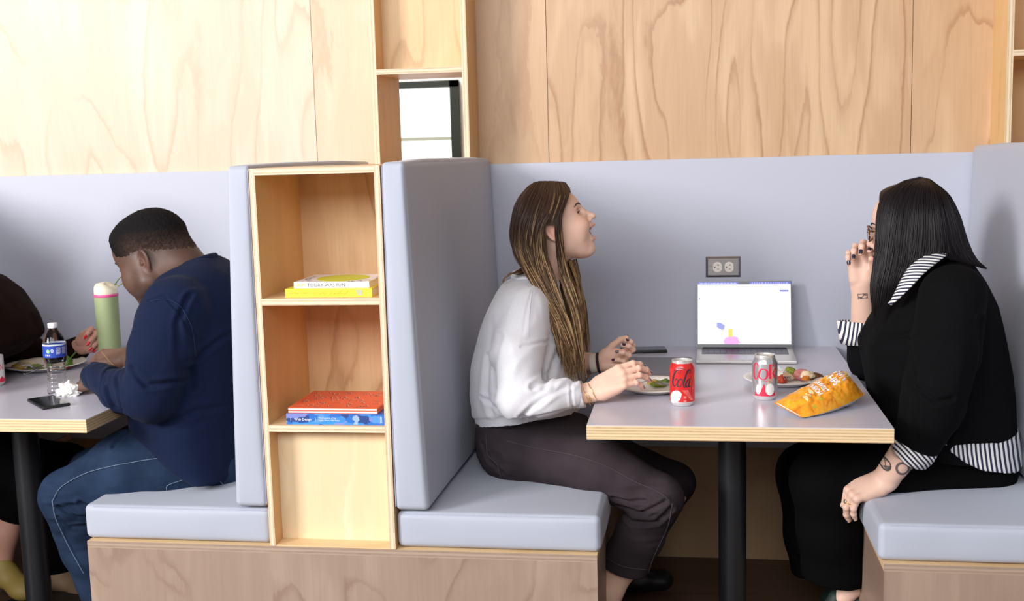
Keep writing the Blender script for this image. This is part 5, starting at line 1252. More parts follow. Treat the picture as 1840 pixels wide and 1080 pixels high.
def colW(t_, u, rng):
    k = rng.rand(); base = dk*(.7+.7*rng.rand()); gold = lt*(.55+.6*rng.rand()) if k < .42 else md*(.6+.7*rng.rand())
    st = .22+.30*rng.rand()+(.16 if u > .75 else 0)-(.15 if (u < .3 and k < .35) else 0); f = np.clip((t_-st)/.28, 0, 1)[:, None]*(1. if k < .75 else .35); return base*(1-f)+gold*f
cen = lambda P: np.stack([P[:, 0]*0+o[0]-.02, P[:, 1]*0+.50, P[:, 2]], 1)
SA = strands(GN[:2], 260, colW, rng, rad=.00105, wave=.010, layer=.012, cent=cen, clump=1, tipvar=.2, npts=30, wfreq=1.7)
SB = strands([GN[0], GN[1], GN[2]], 130, lambda a, b, c: colW(a*.5, b, c), rng, rad=.0010, wave=.001, layer=.008, cent=cen, tipvar=.1, npts=12) if 0 else None
S1 = strands(GN[2:], 1250, colW, rng, rad=.00105, wave=.011, layer=.014, cent=cen, clump=1, tipvar=.22, npts=30, wfreq=1.7)
TP = strands([g[:4] for g in GN[:3]], 220, lambda a, b, c: np.tile(dk*(.7+.8*c.rand())+(lt*.5*(c.rand() < .12)), (len(a), 1)), rng, rad=.0010, wave=.0005, layer=.008, cent=cen, tipvar=.25, npts=14)
mir = lambda g: [A(p[0]-.006, 1.0-p[1], p[2]) for p in g]
GF = [mir(g) for g in GN]
S2 = strands(GF, 420, colW, rng, rad=.0018, wave=.007, layer=.014, clump=1, tipvar=.2, npts=24, wfreq=1.6)
GB = [GN[-1], P3([(950, 337, .53), (926, 364, .52), (918, 396, .52), (918, 428, .52), (926, 455, .51), (934, 474, .50), (926, 490, .45), (915, 500, .42), (910, 510, .41), (907, 520, .405)]), GF[-1]]
S3 = strands([GN[-1], GF[-1]], 380, colW, rng, rad=.0014, wave=.004, layer=.010, tipvar=.5, npts=24)
WI = [P3([(950, 460, .44), (938, 478, .42), (925, 487, .40), (912, 496, .38), (904, 505, .375), (902, 510, .37)]), P3([(955, 470, .42), (945, 490, .40), (930, 494, .38), (918, 490, .375), (908, 500, .37), (903, 508, .37)])]
S4 = strands(WI, 26, colW, rng, rad=.0007, wave=.002, layer=0, npts=14)
FW = [P3([(1022, 470, .47), (1034, 500, .45), (1042, 540, .44), (1044, 580, .43), (1046, 620, .42)]), P3([(1036, 465, .52), (1043, 500, .50), (1046, 540, .48), (1048, 590, .46), (1052, 640, .44)])]
S5 = strands(FW, 60, lambda a, b, c: colW(a*.4+.6, b, c), rng, rad=.0008, wave=.003, layer=0, npts=16)
FL = [P3([(1012, 340, .47), (996, 372, .41), (985, 402, .398), (992, 425, .396), (998, 470, .39)]), P3([(1004, 350, .455), (988, 385, .405), (982, 404, .396), (986, 440, .392), (992, 500, .375)])]
hair = mk('hair', [(Vc, Fc, Cc), SA, TP, S1, S2, S3, S4, S5], m_hairb, t)
fork('steel fork held in the laughing woman\'s hand over her plate', tuple(atz(1199, 688, TZ+.024)), tuple(hn['W']((.045, .010, -.030))), 0, 0)

# ------------------------------------------------------------------ woman in black
SK2 = (.74, .49, .385)
t = empty('person', (.85, .50, .51)); tag(t, 'woman with straight black hair and round glasses in black with striped collar and cuffs', 'person')
pit, yw = math.radians(-6), math.radians(21)
fwd = A(-math.cos(pit)*math.cos(yw), math.sin(yw), math.sin(pit)); up = A(0, 0, 1)
o2 = at(1648, 424, .42)+A(0, .075, 0)
R2_ = frame(fwd, up)
H2 = head(o2, fwd, up, SK2, [(o2+R2_@A(-.02, 0, -.04), .056), (at(1668, 490, .50), .058), (at(1680, 530, .50), .070)], jaw=0, fat=.007, eyes_open=.0035)
hr = hand(at(1549, 512, .615), (-.05, -.10, 1), (.30, .95, .05), 1, at(1552, 575, .635), [(25, 62, 42), (34, 66, 42), (40, 68, 42), (52, 66, 40)], SK2, thumb=(25, 40, 12, 25), k=.96, fore_r=.036, r_wrist=.029, rad=1.08, thumb_out=25, spread=5)
hs = hand(at(1588, 864, .245), (-.93, -.16, -.30), (-.30, -.50, .84), -1, at(1628, 812, .215), [(58, 28, 12), (60, 26, 12), (60, 24, 12), (60, 22, 12)], SK2, thumb=(20, 30, 5, 8), k=1.0, fore_r=.041, r_wrist=.033, rad=1.10, spread=3)
# tattoos are part of the skin colour
def tattoo(Hn, fn):
    s_, I = fn(Hn['PL'], Hn['V']); Hn['c'] = mixv(Hn['c'], (.020, .028, .040), s_*I)
def proj_uv(V): 
    w_ = V-CPOS; zc = w_@CFW; return 920+CF*(w_@CRT)/zc, 540-CF*(w_@CUP)/zc
def tat1(PL, V):
    c0 = at(1550, 532, .60); ex = unit(A(1, 0, .12)); ez = A(-.12, 0, 1); q = V-c0; a, b = q@ex, q@ez; edge = (np.abs(a) < .0135) & (np.abs(b) < .0075); ins = (np.abs(a) < .0112) & (np.abs(b) < .0052)
    wavy = np.abs(b-.0020*np.sin(a*420)-a*.35) < .0019
    return (edge & (~ins | wavy)).astype(float)*(V[:, 1] < .62), .85
def tat2(PL, V):
    s_ = np.zeros(len(V)); q = V-at(1592, 836, .20); ex, ez = unit(A(1, 0, .35)), unit(A(-.35, 0, 1)); a, b = q@ex, q@ez
    e = np.hypot(a/.0115, b/.0165); s_ = np.maximum(s_, ((e < 1.05) & (e > .80)).astype(float)); s_ = np.maximum(s_, ((np.hypot(a-.001, b+.008) < .005) | (np.abs(a-.3*b) < .0010) & (e < 1)).astype(float)*.85)
    s_ = np.maximum(s_, ((e < .95) & (b < -.003)).astype(float)*(.45+.5*(vnoise(V*150) > .1))); s_ = np.maximum(s_, ((e > .6) & (e < .85) & (b > .006)).astype(float)*.6)
    q = V-at(1622, 842, .19); a, b = q@ex, q@ez; e2 = np.hypot(a/.013, b/.0145); s_ = np.maximum(s_, ((e2 > .9) & (e2 < 1.35) & ((a > .0) | (np.abs(b) > .009) | (a < -.0085))).astype(float)*.9)
    s_ = np.maximum(s_, ((e2 > 1.2) & (e2 < 1.8) & (a > .008)).astype(float)*(.5+.5*(vnoise(V*180) > 0)))
    return np.clip(s_, 0, 1)*(V[:, 1] < .245), .95
tattoo(hr, tat1); tattoo(hs, tat2)
vb = Vol((.30, .15, 0.0), (1.1, .85, 1.2), .006)
vb.chain(pts([(1690, 560, .50, .10), (1695, 660, .50, .13), (1700, 770, .50, .14)]), .03, n=(0, 1, 0), sc=1.3)
vb.chain(pts([(1720, 820, .42, .08), (1480, 860, .33, .06), (1515, 985, .40, .040), (1540, 1015, .42, .030)]), .03); vb.chain(pts([(1720, 820, .62, .08), (1450, 855, .60, .06), (1490, 990, .62, .045), (1545, 1045, .64, .034)]), .03)
V, F = vb.mesh(None, 2)
mk('body', [(H2['V'], H2['F'], H2['c']), (hr['V'], hr['F'], hr['c']), (hs['V'], hs['F'], hs['c']), (V, F, A(*SK2))], m_skin, t)
face_parts(H2, t, (.015, .010, .010), iris=(.06, .04, .03))
m_nl2 = plain('nail_polish_navy', (.012, .018, .035), .12, coat=.6)
put_nails(hr, m_nl2, t); put_nails(hs, m_nl2, t)
v = Vol((.44, .06, .58), (1.09, .88, 1.24), .004)
RW2 = rows_px([(446, 1700, 1728, .05), (462, 1670, 1742, .105), (480, 1640, 1752, .15), (500, 1618, 1764, .185), (540, 1588, 1782, .22), (580, 1562, 1796, .235), (612, 1546, 1804, .24), (650, 1552, 1811, .24), (700, 1560, 1817, .235), (750, 1566, 1820, .235), (790, 1592, 1822, .235), (806, 1606, 1824, .235)], .50)
add_stack(v, RW2, .02)
v.chain(pts([(1712, 536, .285, .086), (1696, 640, .215, .084), (1675, 725, .19, .076), (1650, 788, .20, .062)]), .016)
v.rc(at(1650, 788, .20), at(1641, 806, .205), .058, .056, .004)
v.chain(pts([(1685, 545, .70, .085), (1600, 655, .68, .070), (1562, 645, .655, .062), (1553, 605, .64, .056)]), .02)
cut(v, at(1643, 803, .205), (-.45, 0, -.9), .09); v.rc(at(1652, 785, .20), at(1630, 830, .21), .048, .050, .003, mode='s')
cut(v, at(1552, 602, .64), (-.1, 0, 1), .07); v.rc(at(1554, 625, .64), at(1550, 570, .635), .043, .046, .003, mode='s')
v.rc(at(1680, 440, .50), at(1640, 520, .50), .070, .062, .006, n=(0, 1, 0), sc=1.0, mode='s')
V, F = v.mesh(None, 3)
d = fbm(V*A(8, 8, 5), 3)*.004-np.abs(vnoise(V*A(12, 9, 8)+31))*.006; V = disp(V, F, d)
V = creases(V, F, [([(1632, 560), (1635, 640), (1636, 720), (1636, 780)], .20, .006, .008), ([(1755, 570), (1748, 640), (1735, 720), (1700, 800)], .25, .007, .008), ([(1650, 700), (1680, 720), (1710, 715)], .13, .006, .005), ([(1570, 590), (1600, 610), (1640, 600)], .30, .006, .006)])
mk('cardigan', [(V, F, A(.1, .1, .1))], m_knB, t)
# shirt hem below the cardigan
zb = at(1750, 848, .30)[2]
v = Vol((.52, .15, .52), (1.10, .84, .72), .004)
add_stack(v, rows_px([(760, 1580, 1822, .235), (800, 1602, 1824, .237), (830, 1625, 1825, .238), (850, 1640, 1824, .236)], .50), .01)
V0 = at(1692, 806, .25); 
sl, P = v._box(v.lo, v.lo+v.n*v.h)
zlow = np.interp(P[..., 0], [at(1660, 812, .27)[0], at(1700, 812, .27)[0], at(1735, 836, .27)[0], at(1770, 846, .28)[0], at(1820, 848, .35)[0]], [at(1660, 804, .27)[2], at(1700, 808, .27)[2], at(1735, 830, .27)[2], at(1770, 843, .28)[2], at(1818, 848, .33)[2]])
v.a = np.maximum(v.a, zlow-P[..., 2]).astype(np.float32)
V, F = v.mesh(None, 2); V = disp(V, F, fbm(V*A(22, 22, 5), 2)*.003+.001)
m_str = stripe('striped_cotton_hem', (1, -.25, .16), .0105, warp=.7)
mk('shirt_hem', [(V, F, A(1, 1, 1))], m_str, t)
# collar: near and far flap round the neck
def band(pa, pb, nm, mat, thick=.004, sub=8, parent=None, bow=.006):
    a = np.array([cr(np.array(pa), q) for q in np.linspace(0, 1, sub*len(pa))]); b = np.array([cr(np.array(pb), q) for q in np.linspace(0, 1, sub*len(pa))]); n = len(a); g = G(); vs = []; k = 7
    for i in range(n):
        T = unit(a[min(i+1, n-1)]-a[max(i-1, 0)]); nn = unit(np.cross(b[i]-a[i], T))
        if nn@(CPOS-a[i]) < 0: nn = -nn
        for l in (1, 0):
            for j in range(k): s = j/(k-1); vs.append(a[i]*(1-s)+b[i]*s+nn*(bow*4*s*(1-s)+(thick if l else 0)))
    q = lambda i, l, j: i*2*k+(0 if l else k)+j
    fs = []
    for i in range(n-1):
        for j in range(k-1): fs += [(q(i, 1, j), q(i, 1, j+1), q(i+1, 1, j+1), q(i+1, 1, j)), (q(i, 0, j), q(i, 0, j+1), q(i+1, 0, j+1), q(i+1, 0, j))]
        for j in (0, k-1): fs.append((q(i, 1, j), q(i, 0, j), q(i+1, 0, j), q(i+1, 1, j)))
    for i in (0, n-1):
        for j in range(k-1): fs.append((q(i, 1, j), q(i, 1, j+1), q(i, 0, j+1), q(i, 0, j)))
    g.add(vs, fs); return g.put(nm, mat, parent, smooth=True)
ca = P3([(1712, 436, .455), (1690, 442, .415), (1665, 452, .385), (1642, 470, .36), (1622, 500, .345), (1608, 530, .345), (1601, 546, .35)]); cb = P3([(1708, 452, .405), (1698, 462, .365), (1680, 476, .335), (1660, 493, .315), (1640, 514, .305), (1618, 536, .315), (1603, 549, .335)])
m_col = stripe('striped_cotton_collar', (.10, .35, .93), .0088)
band(ca, cb, 'shirt_collar', m_col, parent=t)
mY = lambda L_: [A(p[0], 1.0-p[1], p[2]) for p in L_]
band(mY(ca), mY(cb), 'shirt_collar', m_col, parent=t)
# striped cuffs turned back
def cuff(c0, c1, r0, r1, dirn, mat, nm, n_=(0, 1, 0), flare=.0, wob=.003):
    a, b = np.array(c0), np.array(c1); d = unit(b-a); e1 = unit(np.cross(d, A(*n_))); e2 = np.cross(d, e1); g = G(); vs = []; N_ = 56; rows = [(0, r0), (.33, r0+(r1-r0)*.33+.002), (.66, r0+(r1-r0)*.66+.002), (1, r1), (1, r1-.004), (.5, (r0+r1)/2-.005), (0, r0-.006)]
    for t_, r in rows:
        for j in range(N_):
            an = 2*math.pi*j/N_; rr_ = r+wob*math.sin(an*3+t_*2)*t_; sl_ = flare*math.cos(an-.6)*t_; vs.append(a+(b-a)*t_+d*sl_+(e1*math.cos(an)+e2*math.sin(an))*rr_)
    m = len(rows); g.add(vs, [(i*N_+j, i*N_+(j+1) % N_, ((i+1) % m)*N_+(j+1) % N_, ((i+1) % m)*N_+j) for i in range(m) for j in range(N_)]); return g.put(nm, mat, t, smooth=True)
cuff(at(1647, 794, .20), at(1633, 816, .21), .0595, .0535, 0, stripe('striped_cotton_cuff', (.75, .1, .66), .0092, warp=.5), 'shirt_cuff', flare=.010)
cuff(at(1553, 612, .64), at(1551, 588, .637), .058, .052, 0, stripe('striped_cotton_cuff', (.45, .1, .88), .0092, warp=.6), 'shirt_cuff', flare=.012)
cuff(at(1549, 611, .64), at(1545, 578, .637), .062, .060, 0, stripe('striped_cotton_cuff', (.95, .1, -.1), .0098, warp=.4), 'shirt_cuff', flare=.014)
# trousers
v = Vol((.33, .15, .03), (1.09, .86, .74), .0045)
v.chain(pts([(1750, 838, .42, .110), (1600, 848, .36, .098), (1482, 862, .33, .088)]), .03); v.chain(pts([(1482, 862, .33, .088), (1492, 950, .36, .084), (1500, 1022, .40, .088)]), .03)
v.rc(at(1500, 1020, .40), at(1548, 1000, .42), .07, .045, .04)
v.chain(pts([(1750, 838, .60, .110), (1600, 840, .60, .10), (1454, 852, .60, .090), (1470, 960, .62, .092), (1478, 1022, .62, .092)]), .03); v.rc(at(1750, 830, .42), at(1750, 830, .60), .10, .10, .04)
cut(v, at(1490, 1036, .41), (-.12, 0, -1), .17); cut(v, at(1478, 1030, .62), (0, 0, -1), .11)
V, F = v.mesh(None, 3); V = disp(V, F, fbm(V*A(8, 8, 5), 3)*.004)
mk('trousers', [(V, F, A(.1, .1, .1))], m_trB, t)
m_shG = plain('shoe_dark_green', (.012, .028, .022), .6)
v = Vol((.30, .2, .0), (.75, .72, .40), .004)
hl = at(1572, 1040, .42); to = at(1500, 1092, .36)
v.chain(pts([(1571, 1020, .43, .020), (1566, 1052, .43, .030), (1540, 1082, .43, .034), (1500, 1104, .42, .034), (1470, 1122, .41, .028)]), .02); v.rc(at(1503, 1074, .395), at(1498, 1090, .395), .022, .028, .01)
V, F = v.mesh(None, 2); sh = mk('shoe', [(V, F, A(.1, .1, .1))], m_shG, t)
vf_ = Vol((.30, .2, .0), (.75, .72, .40), .004); vf_.chain([(at(1545, 1005, .42), .028), (at(1541, 1046, .405), .0285), (at(1515, 1074, .39), .026)], .02); V, F = vf_.mesh(None, 2); mk('foot', [(V, F, A(*SK2))], m_skin, t)
g = G(); pp = P3([(1556, 1023, .392), (1574, 1027, .397), (1569, 1048, .393), (1558, 1048, .390)]); g.add(pp+[p+A(0, .012, 0) for p in pp], [(0, 1, 2, 3), (7, 6, 5, 4), (0, 1, 5, 4), (1, 2, 6, 5), (2, 3, 7, 6), (3, 0, 4, 7)]); g.put('heel_patch', plain('shoe_pink', (.60, .02, .14), .5), sh)
shoe(at(1545, 1050, .64), (-.5, .5, -.1), .16, 0, m_shG, t)
# ring
_c, _e2 = A(.090, .0105, .001)+.024*A(math.cos(1.047), .02, -math.sin(1.047)), A(math.sin(1.047), 0, math.cos(1.047))
g = G(); g.tube([hs['W'](_c+A(0, 1, 0)*.0104*math.cos(a)+_e2*.0104*math.sin(a)) for a in np.linspace(0, 2*math.pi, 24)], .0013, 8); rg = g.put('ring', m_gold, t, smooth=True)
g = G(); g.tube([hs['W'](_c+_e2*.0100), hs['W'](_c+_e2*.0128), hs['W'](_c+_e2*.0134)], [.0058, .0058, .0040], 18); g.put('signet', plain('ring_face', (.85, .68, .52), .2, metal=.8), rg, smooth=True)
pc = at(1536.5, 899, .175)
# glasses
m_tor, nt_, b_ = newmat('tortoiseshell'); tcn = N(nt_, 'TexCoord'); L(nt_, ramp(nt_, noise_(nt_, tcn.outputs['Object'], 110, 3, .6, .5), [(.42, (.025, .010, .006)), (.55, (.20, .07, .02)), (.68, (.45, .20, .05))]), b_.inputs['Base Color']); b_.inputs['Roughness'].default_value = .15
gl = empty('glasses', tuple(H2['W']((.1, 0, .015)))); gl.parent = t; gl.matrix_parent_inverse = Matrix.Translation(-Vector(t.location))
def sub(g, nm, mat, sm=True): o_ = bpy.data.objects.new(nm, g.mesh(nm, mat, sm)); C.objects.link(o_); o_.parent = gl; o_.matrix_parent_inverse = Matrix.Translation(-Vector(gl.location)); return o_
for s_ in (-1, 1):
    g = G(); g.tube([H2['W']((.108-.008*abs(math.cos(a)), s_*.0325+.0235*math.cos(a), .012+.0215*math.sin(a))) for a in np.linspace(0, 2*math.pi, 40)], .0022, 8); sub(g, 'rim', m_tor)
    g = G(); g.add([H2['W']((.106, s_*.0325+.0222*math.cos(a), .012+.0202*math.sin(a))) for a in np.linspace(0, 2*math.pi, 32, endpoint=False)]+[H2['W']((.1045, s_*.0325+.0222*math.cos(a), .012+.0202*math.sin(a))) for a in np.linspace(0, 2*math.pi, 32, endpoint=False)], [tuple(range(32)), tuple(range(32, 64))]+[(i, (i+1) % 32, 32+(i+1) % 32, 32+i) for i in range(32)]); sub(g, 'lens', m_glass, False)
    g = G(); g.tube([H2['W'](p) for p in ((.103, s_*.056, .018), (.095, s_*.066, .020), (.05, s_*.079, .016), (-.02, s_*.083, .010))], .0022, 8); sub(g, 'temple', m_tor)
g = G(); g.tube([H2['W'](p) for p in ((.107, -.010, .017), (.114, 0, .020), (.107, .010, .017))], .0022, 8); sub(g, 'bridge', m_tor)
# hair
def thick2(P):
    x, y, z = P[..., 0], P[..., 1], P[..., 2]; front = x-(.066+.22*np.clip(z-.07, -.2, .1)); reg = sstep(-front, -.003, .010)*sstep(z+.075, 0, .02)
    return (reg*.018-.003).astype(np.float32)
Vc, Fc, Cc, _ = hair_cap(H2, thick2, (.006, .004, .005)); Vc = lap(Vc, Fc, 3)
def colB(t_, u, rng): k = .6+.9*rng.rand(); return np.tile(A(.0085, .0060, .0075)*k, (len(t_), 1))
GN2 = [P3([(1652, 323, .475), (1612, 334, .455), (1586, 356, .435), (1577, 390, .42), (1576, 430, .405), (1572, 470, .39), (1567, 510, .38), (1568, 550, .375)]),
       P3([(1655, 322, .475), (1622, 333, .43), (1600, 362, .40), (1592, 400, .385), (1588, 440, .375), (1582, 480, .365), (1574, 520, .36), (1568, 584, .36)]),
       P3([(1658, 321, .475), (1636, 334, .42), (1622, 365, .385), (1616, 405, .368), (1612, 445, .36), (1607, 480, .355), (1600, 510, .352), (1596, 535, .352)]),
       P3([(1662, 321, .475), (1655, 336, .415), (1650, 368, .378), (1648, 408, .362), (1645, 445, .355), (1640, 470, .352), (1632, 490, .352), (1628, 508, .352)]),
       P3([(1666, 322, .475), (1676, 340, .42), (1684, 370, .385), (1688, 405, .372), (1690, 430, .368), (1690, 446, .366), (1688, 456, .366), (1686, 462, .366)]),
       P3([(1669, 323, .48), (1694, 346, .44), (1708, 376, .415), (1718, 408, .405), (1724, 432, .402), (1732, 452, .400), (1742, 468, .40), (1756, 480, .40)]),
       P3([(1671, 324, .49), (1704, 350, .475), (1721, 382, .465), (1731, 412, .455), (1738, 436, .45), (1746, 455, .445), (1758, 472, .44), (1774, 484, .44)])]
cen2 = lambda P: np.stack([P[:, 0]*0+o2[0]+.01, P[:, 1]*0+.50, P[:, 2]], 1)
rng = np.random.RandomState(5)
S1 = strands(GN2, 1500, colB, rng, rad=.0013, wave=.0012, layer=.008, cent=cen2, clump=1, tipvar=.07, npts=24)
mir2 = lambda g: [A(p[0]+.01*0, 1.0-p[1], p[2]) for p in g]
S2 = strands([mir2([A(p[0]+.05*max(0,(1-i/2.))*0+.018, p[1], p[2]) for i, p in enumerate(GN2[1])])]+[mir2(g) for g in GN2[2:]], 520, colB, rng, rad=.0020, wave=.001, layer=.008, tipvar=.06, npts=20)
S3 = strands([GN2[-1], mir2(GN2[-1])], 300, colB, rng, rad=.0018, wave=.001, layer=.006, tipvar=.05, npts=20)
mk('hair', [(Vc, Fc, Cc), S1, S2, S3], m_hairb, t)

# ------------------------------------------------------------------ man in navy
SK3 = (.125, .066, .046)
t = empty('person', (-1.2, .38, .51)); tag(t, 'man with short dark hair in navy sweatshirt and blue jeans, looking down', 'person')
pit, yw = math.radians(-26), math.radians(6)
fwd = A(-math.cos(pit)*math.cos(yw), math.cos(pit)*math.sin(yw), math.sin(pit)); up = A(0, 0, 1)
near_ = unit(np.cross(fwd, A(0, 0, 1)))   # sideways
lat = unit(np.cross(A(0, 0, 1), fwd)); lat = lat if lat[1] < 0 else -lat
R3 = frame(fwd, up); o3 = at(262, 467, .27)-lat*.088+R3[:, 0]*.022
H3 = head(o3, fwd, up, SK3, [(o3+R3@A(-.025, 0, -.02), .062), (at(322, 478, .36), .066), (at(352, 520, .38), .080)], fat=.012, eyes_open=.002, scale=1.115)
PL = H3['PL']; x, y, z = PL.T
beard = sstep(-z, .030, .055)*sstep(x, -.01, .02)*sstep(-x, -.115, -.06)+sstep(np.abs(y), .035, .055)*sstep(-z, -.01, .02)*np.exp(-((x-.018)/.020)**2)
fade = sstep(z-(.02+.42*(x-.0)*1.), -.035, .03)*sstep(-x, -.085, -.06)
c_ = H3['c']; c_ = mixv(c_, (.035, .020, .015), np.clip(beard, 0, 1)*.62*(.7+.3*vnoise(PL*400))); c_ = mixv(c_, (.030, .018, .014), fade*.70*(.8+.2*vnoise(PL*400))); H3['c'] = c_
hm = hand(at(170, 678, .285), (-.72, .42, -.30), (-.25, -.45, .85), -1, at(215, 703, .20), [(20, 25, 15), (24, 28, 18), (28, 30, 18), (30, 32, 20)], tuple(np.array(SK3)*1.25), thumb=(25, 25, 8, 10), k=.88, fore_r=.042, r_wrist=.032, rad=1.15)
hm2 = hand(at(228, 640, .50), (-.97, -.15, -.02), (-.10, -.40, 1), 1, at(270, 660, .46), [(40, 62, 35), (50, 66, 40), (58, 68, 42), (64, 68, 42)], tuple(np.array(SK3)*1.4), thumb=(18, 20, 8, 8), k=1.0, fore_r=.040, r_wrist=.032, rad=1.12, thumb_out=25)
vb = Vol((-1.80, -.02, 0), (-.98, .75, 1.25), .006)
vb.chain(pts([(350, 540, .38, .11), (355, 660, .38, .12), (360, 770, .38, .12)]), .03, n=(0, 1, 0), sc=1.2)
vb.chain(pts([(380, 852, .27, .055), (225, 845, .20, .08), (128, 895, .17, .055), (160, 1000, .22, .05), (185, 1080, .25, .04), (205, 1150, .27, .036)]), .03); vb.chain(pts([(380, 850, .50, .055), (240, 825, .52, .08), (160, 850, .55, .055), (190, 970, .6, .05), (200, 1040, .62, .04)]), .03)
V, F = vb.mesh(None, 2)
mk('body', [(H3['V'], H3['F'], H3['c']), (hm['V'], hm['F'], hm['c']), (hm2['V'], hm2['F'], hm2['c']), (V, F, A(*SK3))], m_skin, t)
face_parts(H3, t, (.012, .008, .007), iris=(.03, .015, .01))
def thick3(P):
    x, y, z = P[..., 0], P[..., 1], P[..., 2]; line = z-(.058+.45*(x-.0)*sstep(-x, 0, .05)+.30*np.maximum(x-.03, 0)); reg = sstep(line, -.050, .045)*sstep(-(x-(.072+.25*np.clip(z-.07, -.1, .1))), -.004, .006)
    return (reg*.0130-.0024).astype(np.float32)
Vc, Fc, Cc, PLc = hair_cap(H3, thick3, lambda P: mixv(np.tile(A(.008, .007, .008), (len(P), 1)), (.085, .048, .034), np.clip(sstep(-(P[:, 2]-.40*np.minimum(P[:, 0], 0)), -.100, -.020)*(.8+.5*vnoise(P*300)), 0, 1)*sstep(-P[:, 0], -.065, .0)))
Vc = disp(Vc, Fc, vnoise(Vc*330)*.0009+vnoise(Vc*160)*.0008)
mk('hair', [(Vc, Fc, Cc)], m_short, t)
v = Vol((-1.66, -.02, .42), (-.98, .80, 1.26), .004)
RM = rows_px([(462, 345, 385, .06), (474, 322, 402, .125), (490, 300, 420, .165), (515, 282, 432, .20), (550, 268, 440, .225), (600, 260, 447, .235), (680, 256, 452, .24), (735, 256, 455, .255), (752, 262, 457, .258), (772, 290, 457, .26), (795, 320, 456, .262), (815, 354, 455, .262), (830, 398, 455, .262)], .38)
add_stack(v, RM, .02)
v.chain(pts([(318, 556, .205, .095), (288, 640, .14, .088), (270, 708, .115, .080), (222, 702, .17, .064), (182, 680, .26, .050)]), .014)
v.rc(at(184, 681, .255), at(170, 676, .283), .044, .041, .005)
v.chain(pts([(330, 560, .60, .095), (300, 660, .60, .080), (270, 668, .52, .060), (240, 650, .49, .048)]), .014)
cut(v, at(167, 675, .288), (-.75, .45, 0), .06); v.rc(at(185, 681, .25), at(158, 672, .30), .035, .036, .003, mode='s')
cut(v, at(236, 645, .49), (-.9, .0, .1), .06); v.rc(at(250, 652, .49), at(222, 638, .50), .036, .036, .003, mode='s')
v.rc(at(335, 455, .38), at(345, 530, .38), .070, .060, .006, n=(0, 1, 0), sc=1.05, mode='s')
V, F = v.mesh(None, 3); arm = np.exp(-(segd(V, [at(275, 700, .11), at(222, 702, .16), at(182, 680, .25)])/.09)**2)
d = fbm(V*A(8, 8, 6), 3)*.0045-np.abs(vnoise(V*A(11, 9, 8)+51))*.007-arm*np.abs(vnoise((V@rotm('Y', -35))*A(28, 9, 9)+2))*.012; V = disp(V, F, d)
V = creases(V, F, [([(345, 530), (335, 575), (345, 640), (350, 700)], .17, .006, .009), ([(270, 540), (300, 530), (330, 560), (346, 610)], .14, .003, .004), ([(190, 700), (205, 730), (240, 745)], .10, .006, .009), ([(205, 680), (225, 700), (230, 735)], .10, .006, .008), ([(240, 660), (270, 690), (320, 690)], .07, .007, .008), ([(360, 640), (390, 610), (410, 600)], .20, .007, .007), ([(180, 660), (195, 700), (215, 735)], .16, .005, .007), ([(300, 760), (350, 740), (400, 745)], .15, .008, .006)])
V = lap(V, F, 1); ns = mk('sweatshirt', [(V, F, A(.1, .1, .1))], m_swN, t)
stitch(dense([(270, 541), (300, 538), (325, 552), (345, 590), (352, 640)]), .2, plain('seam_navy', (.01, .02, .07), .9), ns, V, .0008)
g = G(); cN = at(338, 480, .38)
g.tube([cN+A(.078*math.cos(a), .080*math.sin(a), .028*math.cos(a)) for a in np.linspace(0, 2*math.pi, 40)], .010, 10, flat=1.3); g.put('collar', m_swN, ns, smooth=True)
v = Vol((-1.82, -.0, .05), (-.99, .76, .78), .004)
v.chain(pts([(385, 850, .27, .072), (300, 838, .225, .094), (230, 838, .205, .098), (121, 892, .165, .073)]), .03); v.chain(pts([(121, 892, .165, .073), (158, 990, .21, .068), (192, 1085, .25, .062), (200, 1110, .26, .062)]), .02)
v.chain(pts([(385, 842, .48, .07), (250, 815, .48, .088), (165, 850, .52, .070), (190, 970, .58, .062), (200, 1030, .60, .060)]), .03); v.rc(at(390, 848, .27), at(390, 848, .50), .068, .068, .04)
V, F = v.mesh(None, 3); d = fbm(V*A(9, 9, 9), 2)*.0035
for c_, rr_, a_ in ((at(140, 925, .10), .10, 1.), (at(300, 780, .15), .10, .8)): d += np.exp(-(np.linalg.norm(V-c_, axis=1)/rr_)**2)*(-np.abs(vnoise(V*A(16, 8, 42)+8))*.012*a_)
V = disp(V, F, d)
V = creases(V, F, [([(115, 905), (140, 928), (170, 935)], .12, .005, .007), ([(112, 925), (130, 945), (160, 950)], .12, .005, .006), ([(150, 900), (170, 915), (200, 905)], .12, .006, .006), ([(205, 800), (215, 775), (245, 765)], .14, .006, .007), ([(270, 770), (300, 790), (320, 810)], .13, .006, .006)])
jn = mk('jeans', [(V, F, A(.1, .1, .1))], m_jnB, t)
stitch(dense([(94, 900), (110, 875), (150, 852), (190, 840), (230, 832), (280, 824), (320, 822)]), .1, m_stB, jn, V, .001); stitch(dense([(94, 900), (98, 925), (108, 950), (125, 985), (150, 1030)]), .1, m_stB, jn, V, .001); stitch(dense([(301, 884), (299, 876), (306, 870), (335, 860), (362, 847)]), .1, m_stB, jn, V, .001); stitch(dense([(390, 855), (400, 870), (412, 878)]), .1, m_stB, jn, V, .001)
m_shT = plain('shoe_tan', (.30, .19, .11), .6)
shoe(at(204, 1150, .27), (-1, -.1, -.02), .22, 0, m_shT, t); shoe(at(202, 1045, .62), (-1, .1, -.15), .22, 0, m_shT, t)
m_wst = plain('watch_dark', (.02, .03, .045), .3, metal=.3)
g = G(); wc, wd = at(170, 676, .283), unit(at(158, 672, .305)-at(184, 681, .255)); e1 = unit(np.cross(wd, A(0, 0, 1))); e2 = np.cross(wd, e1)
vs = []
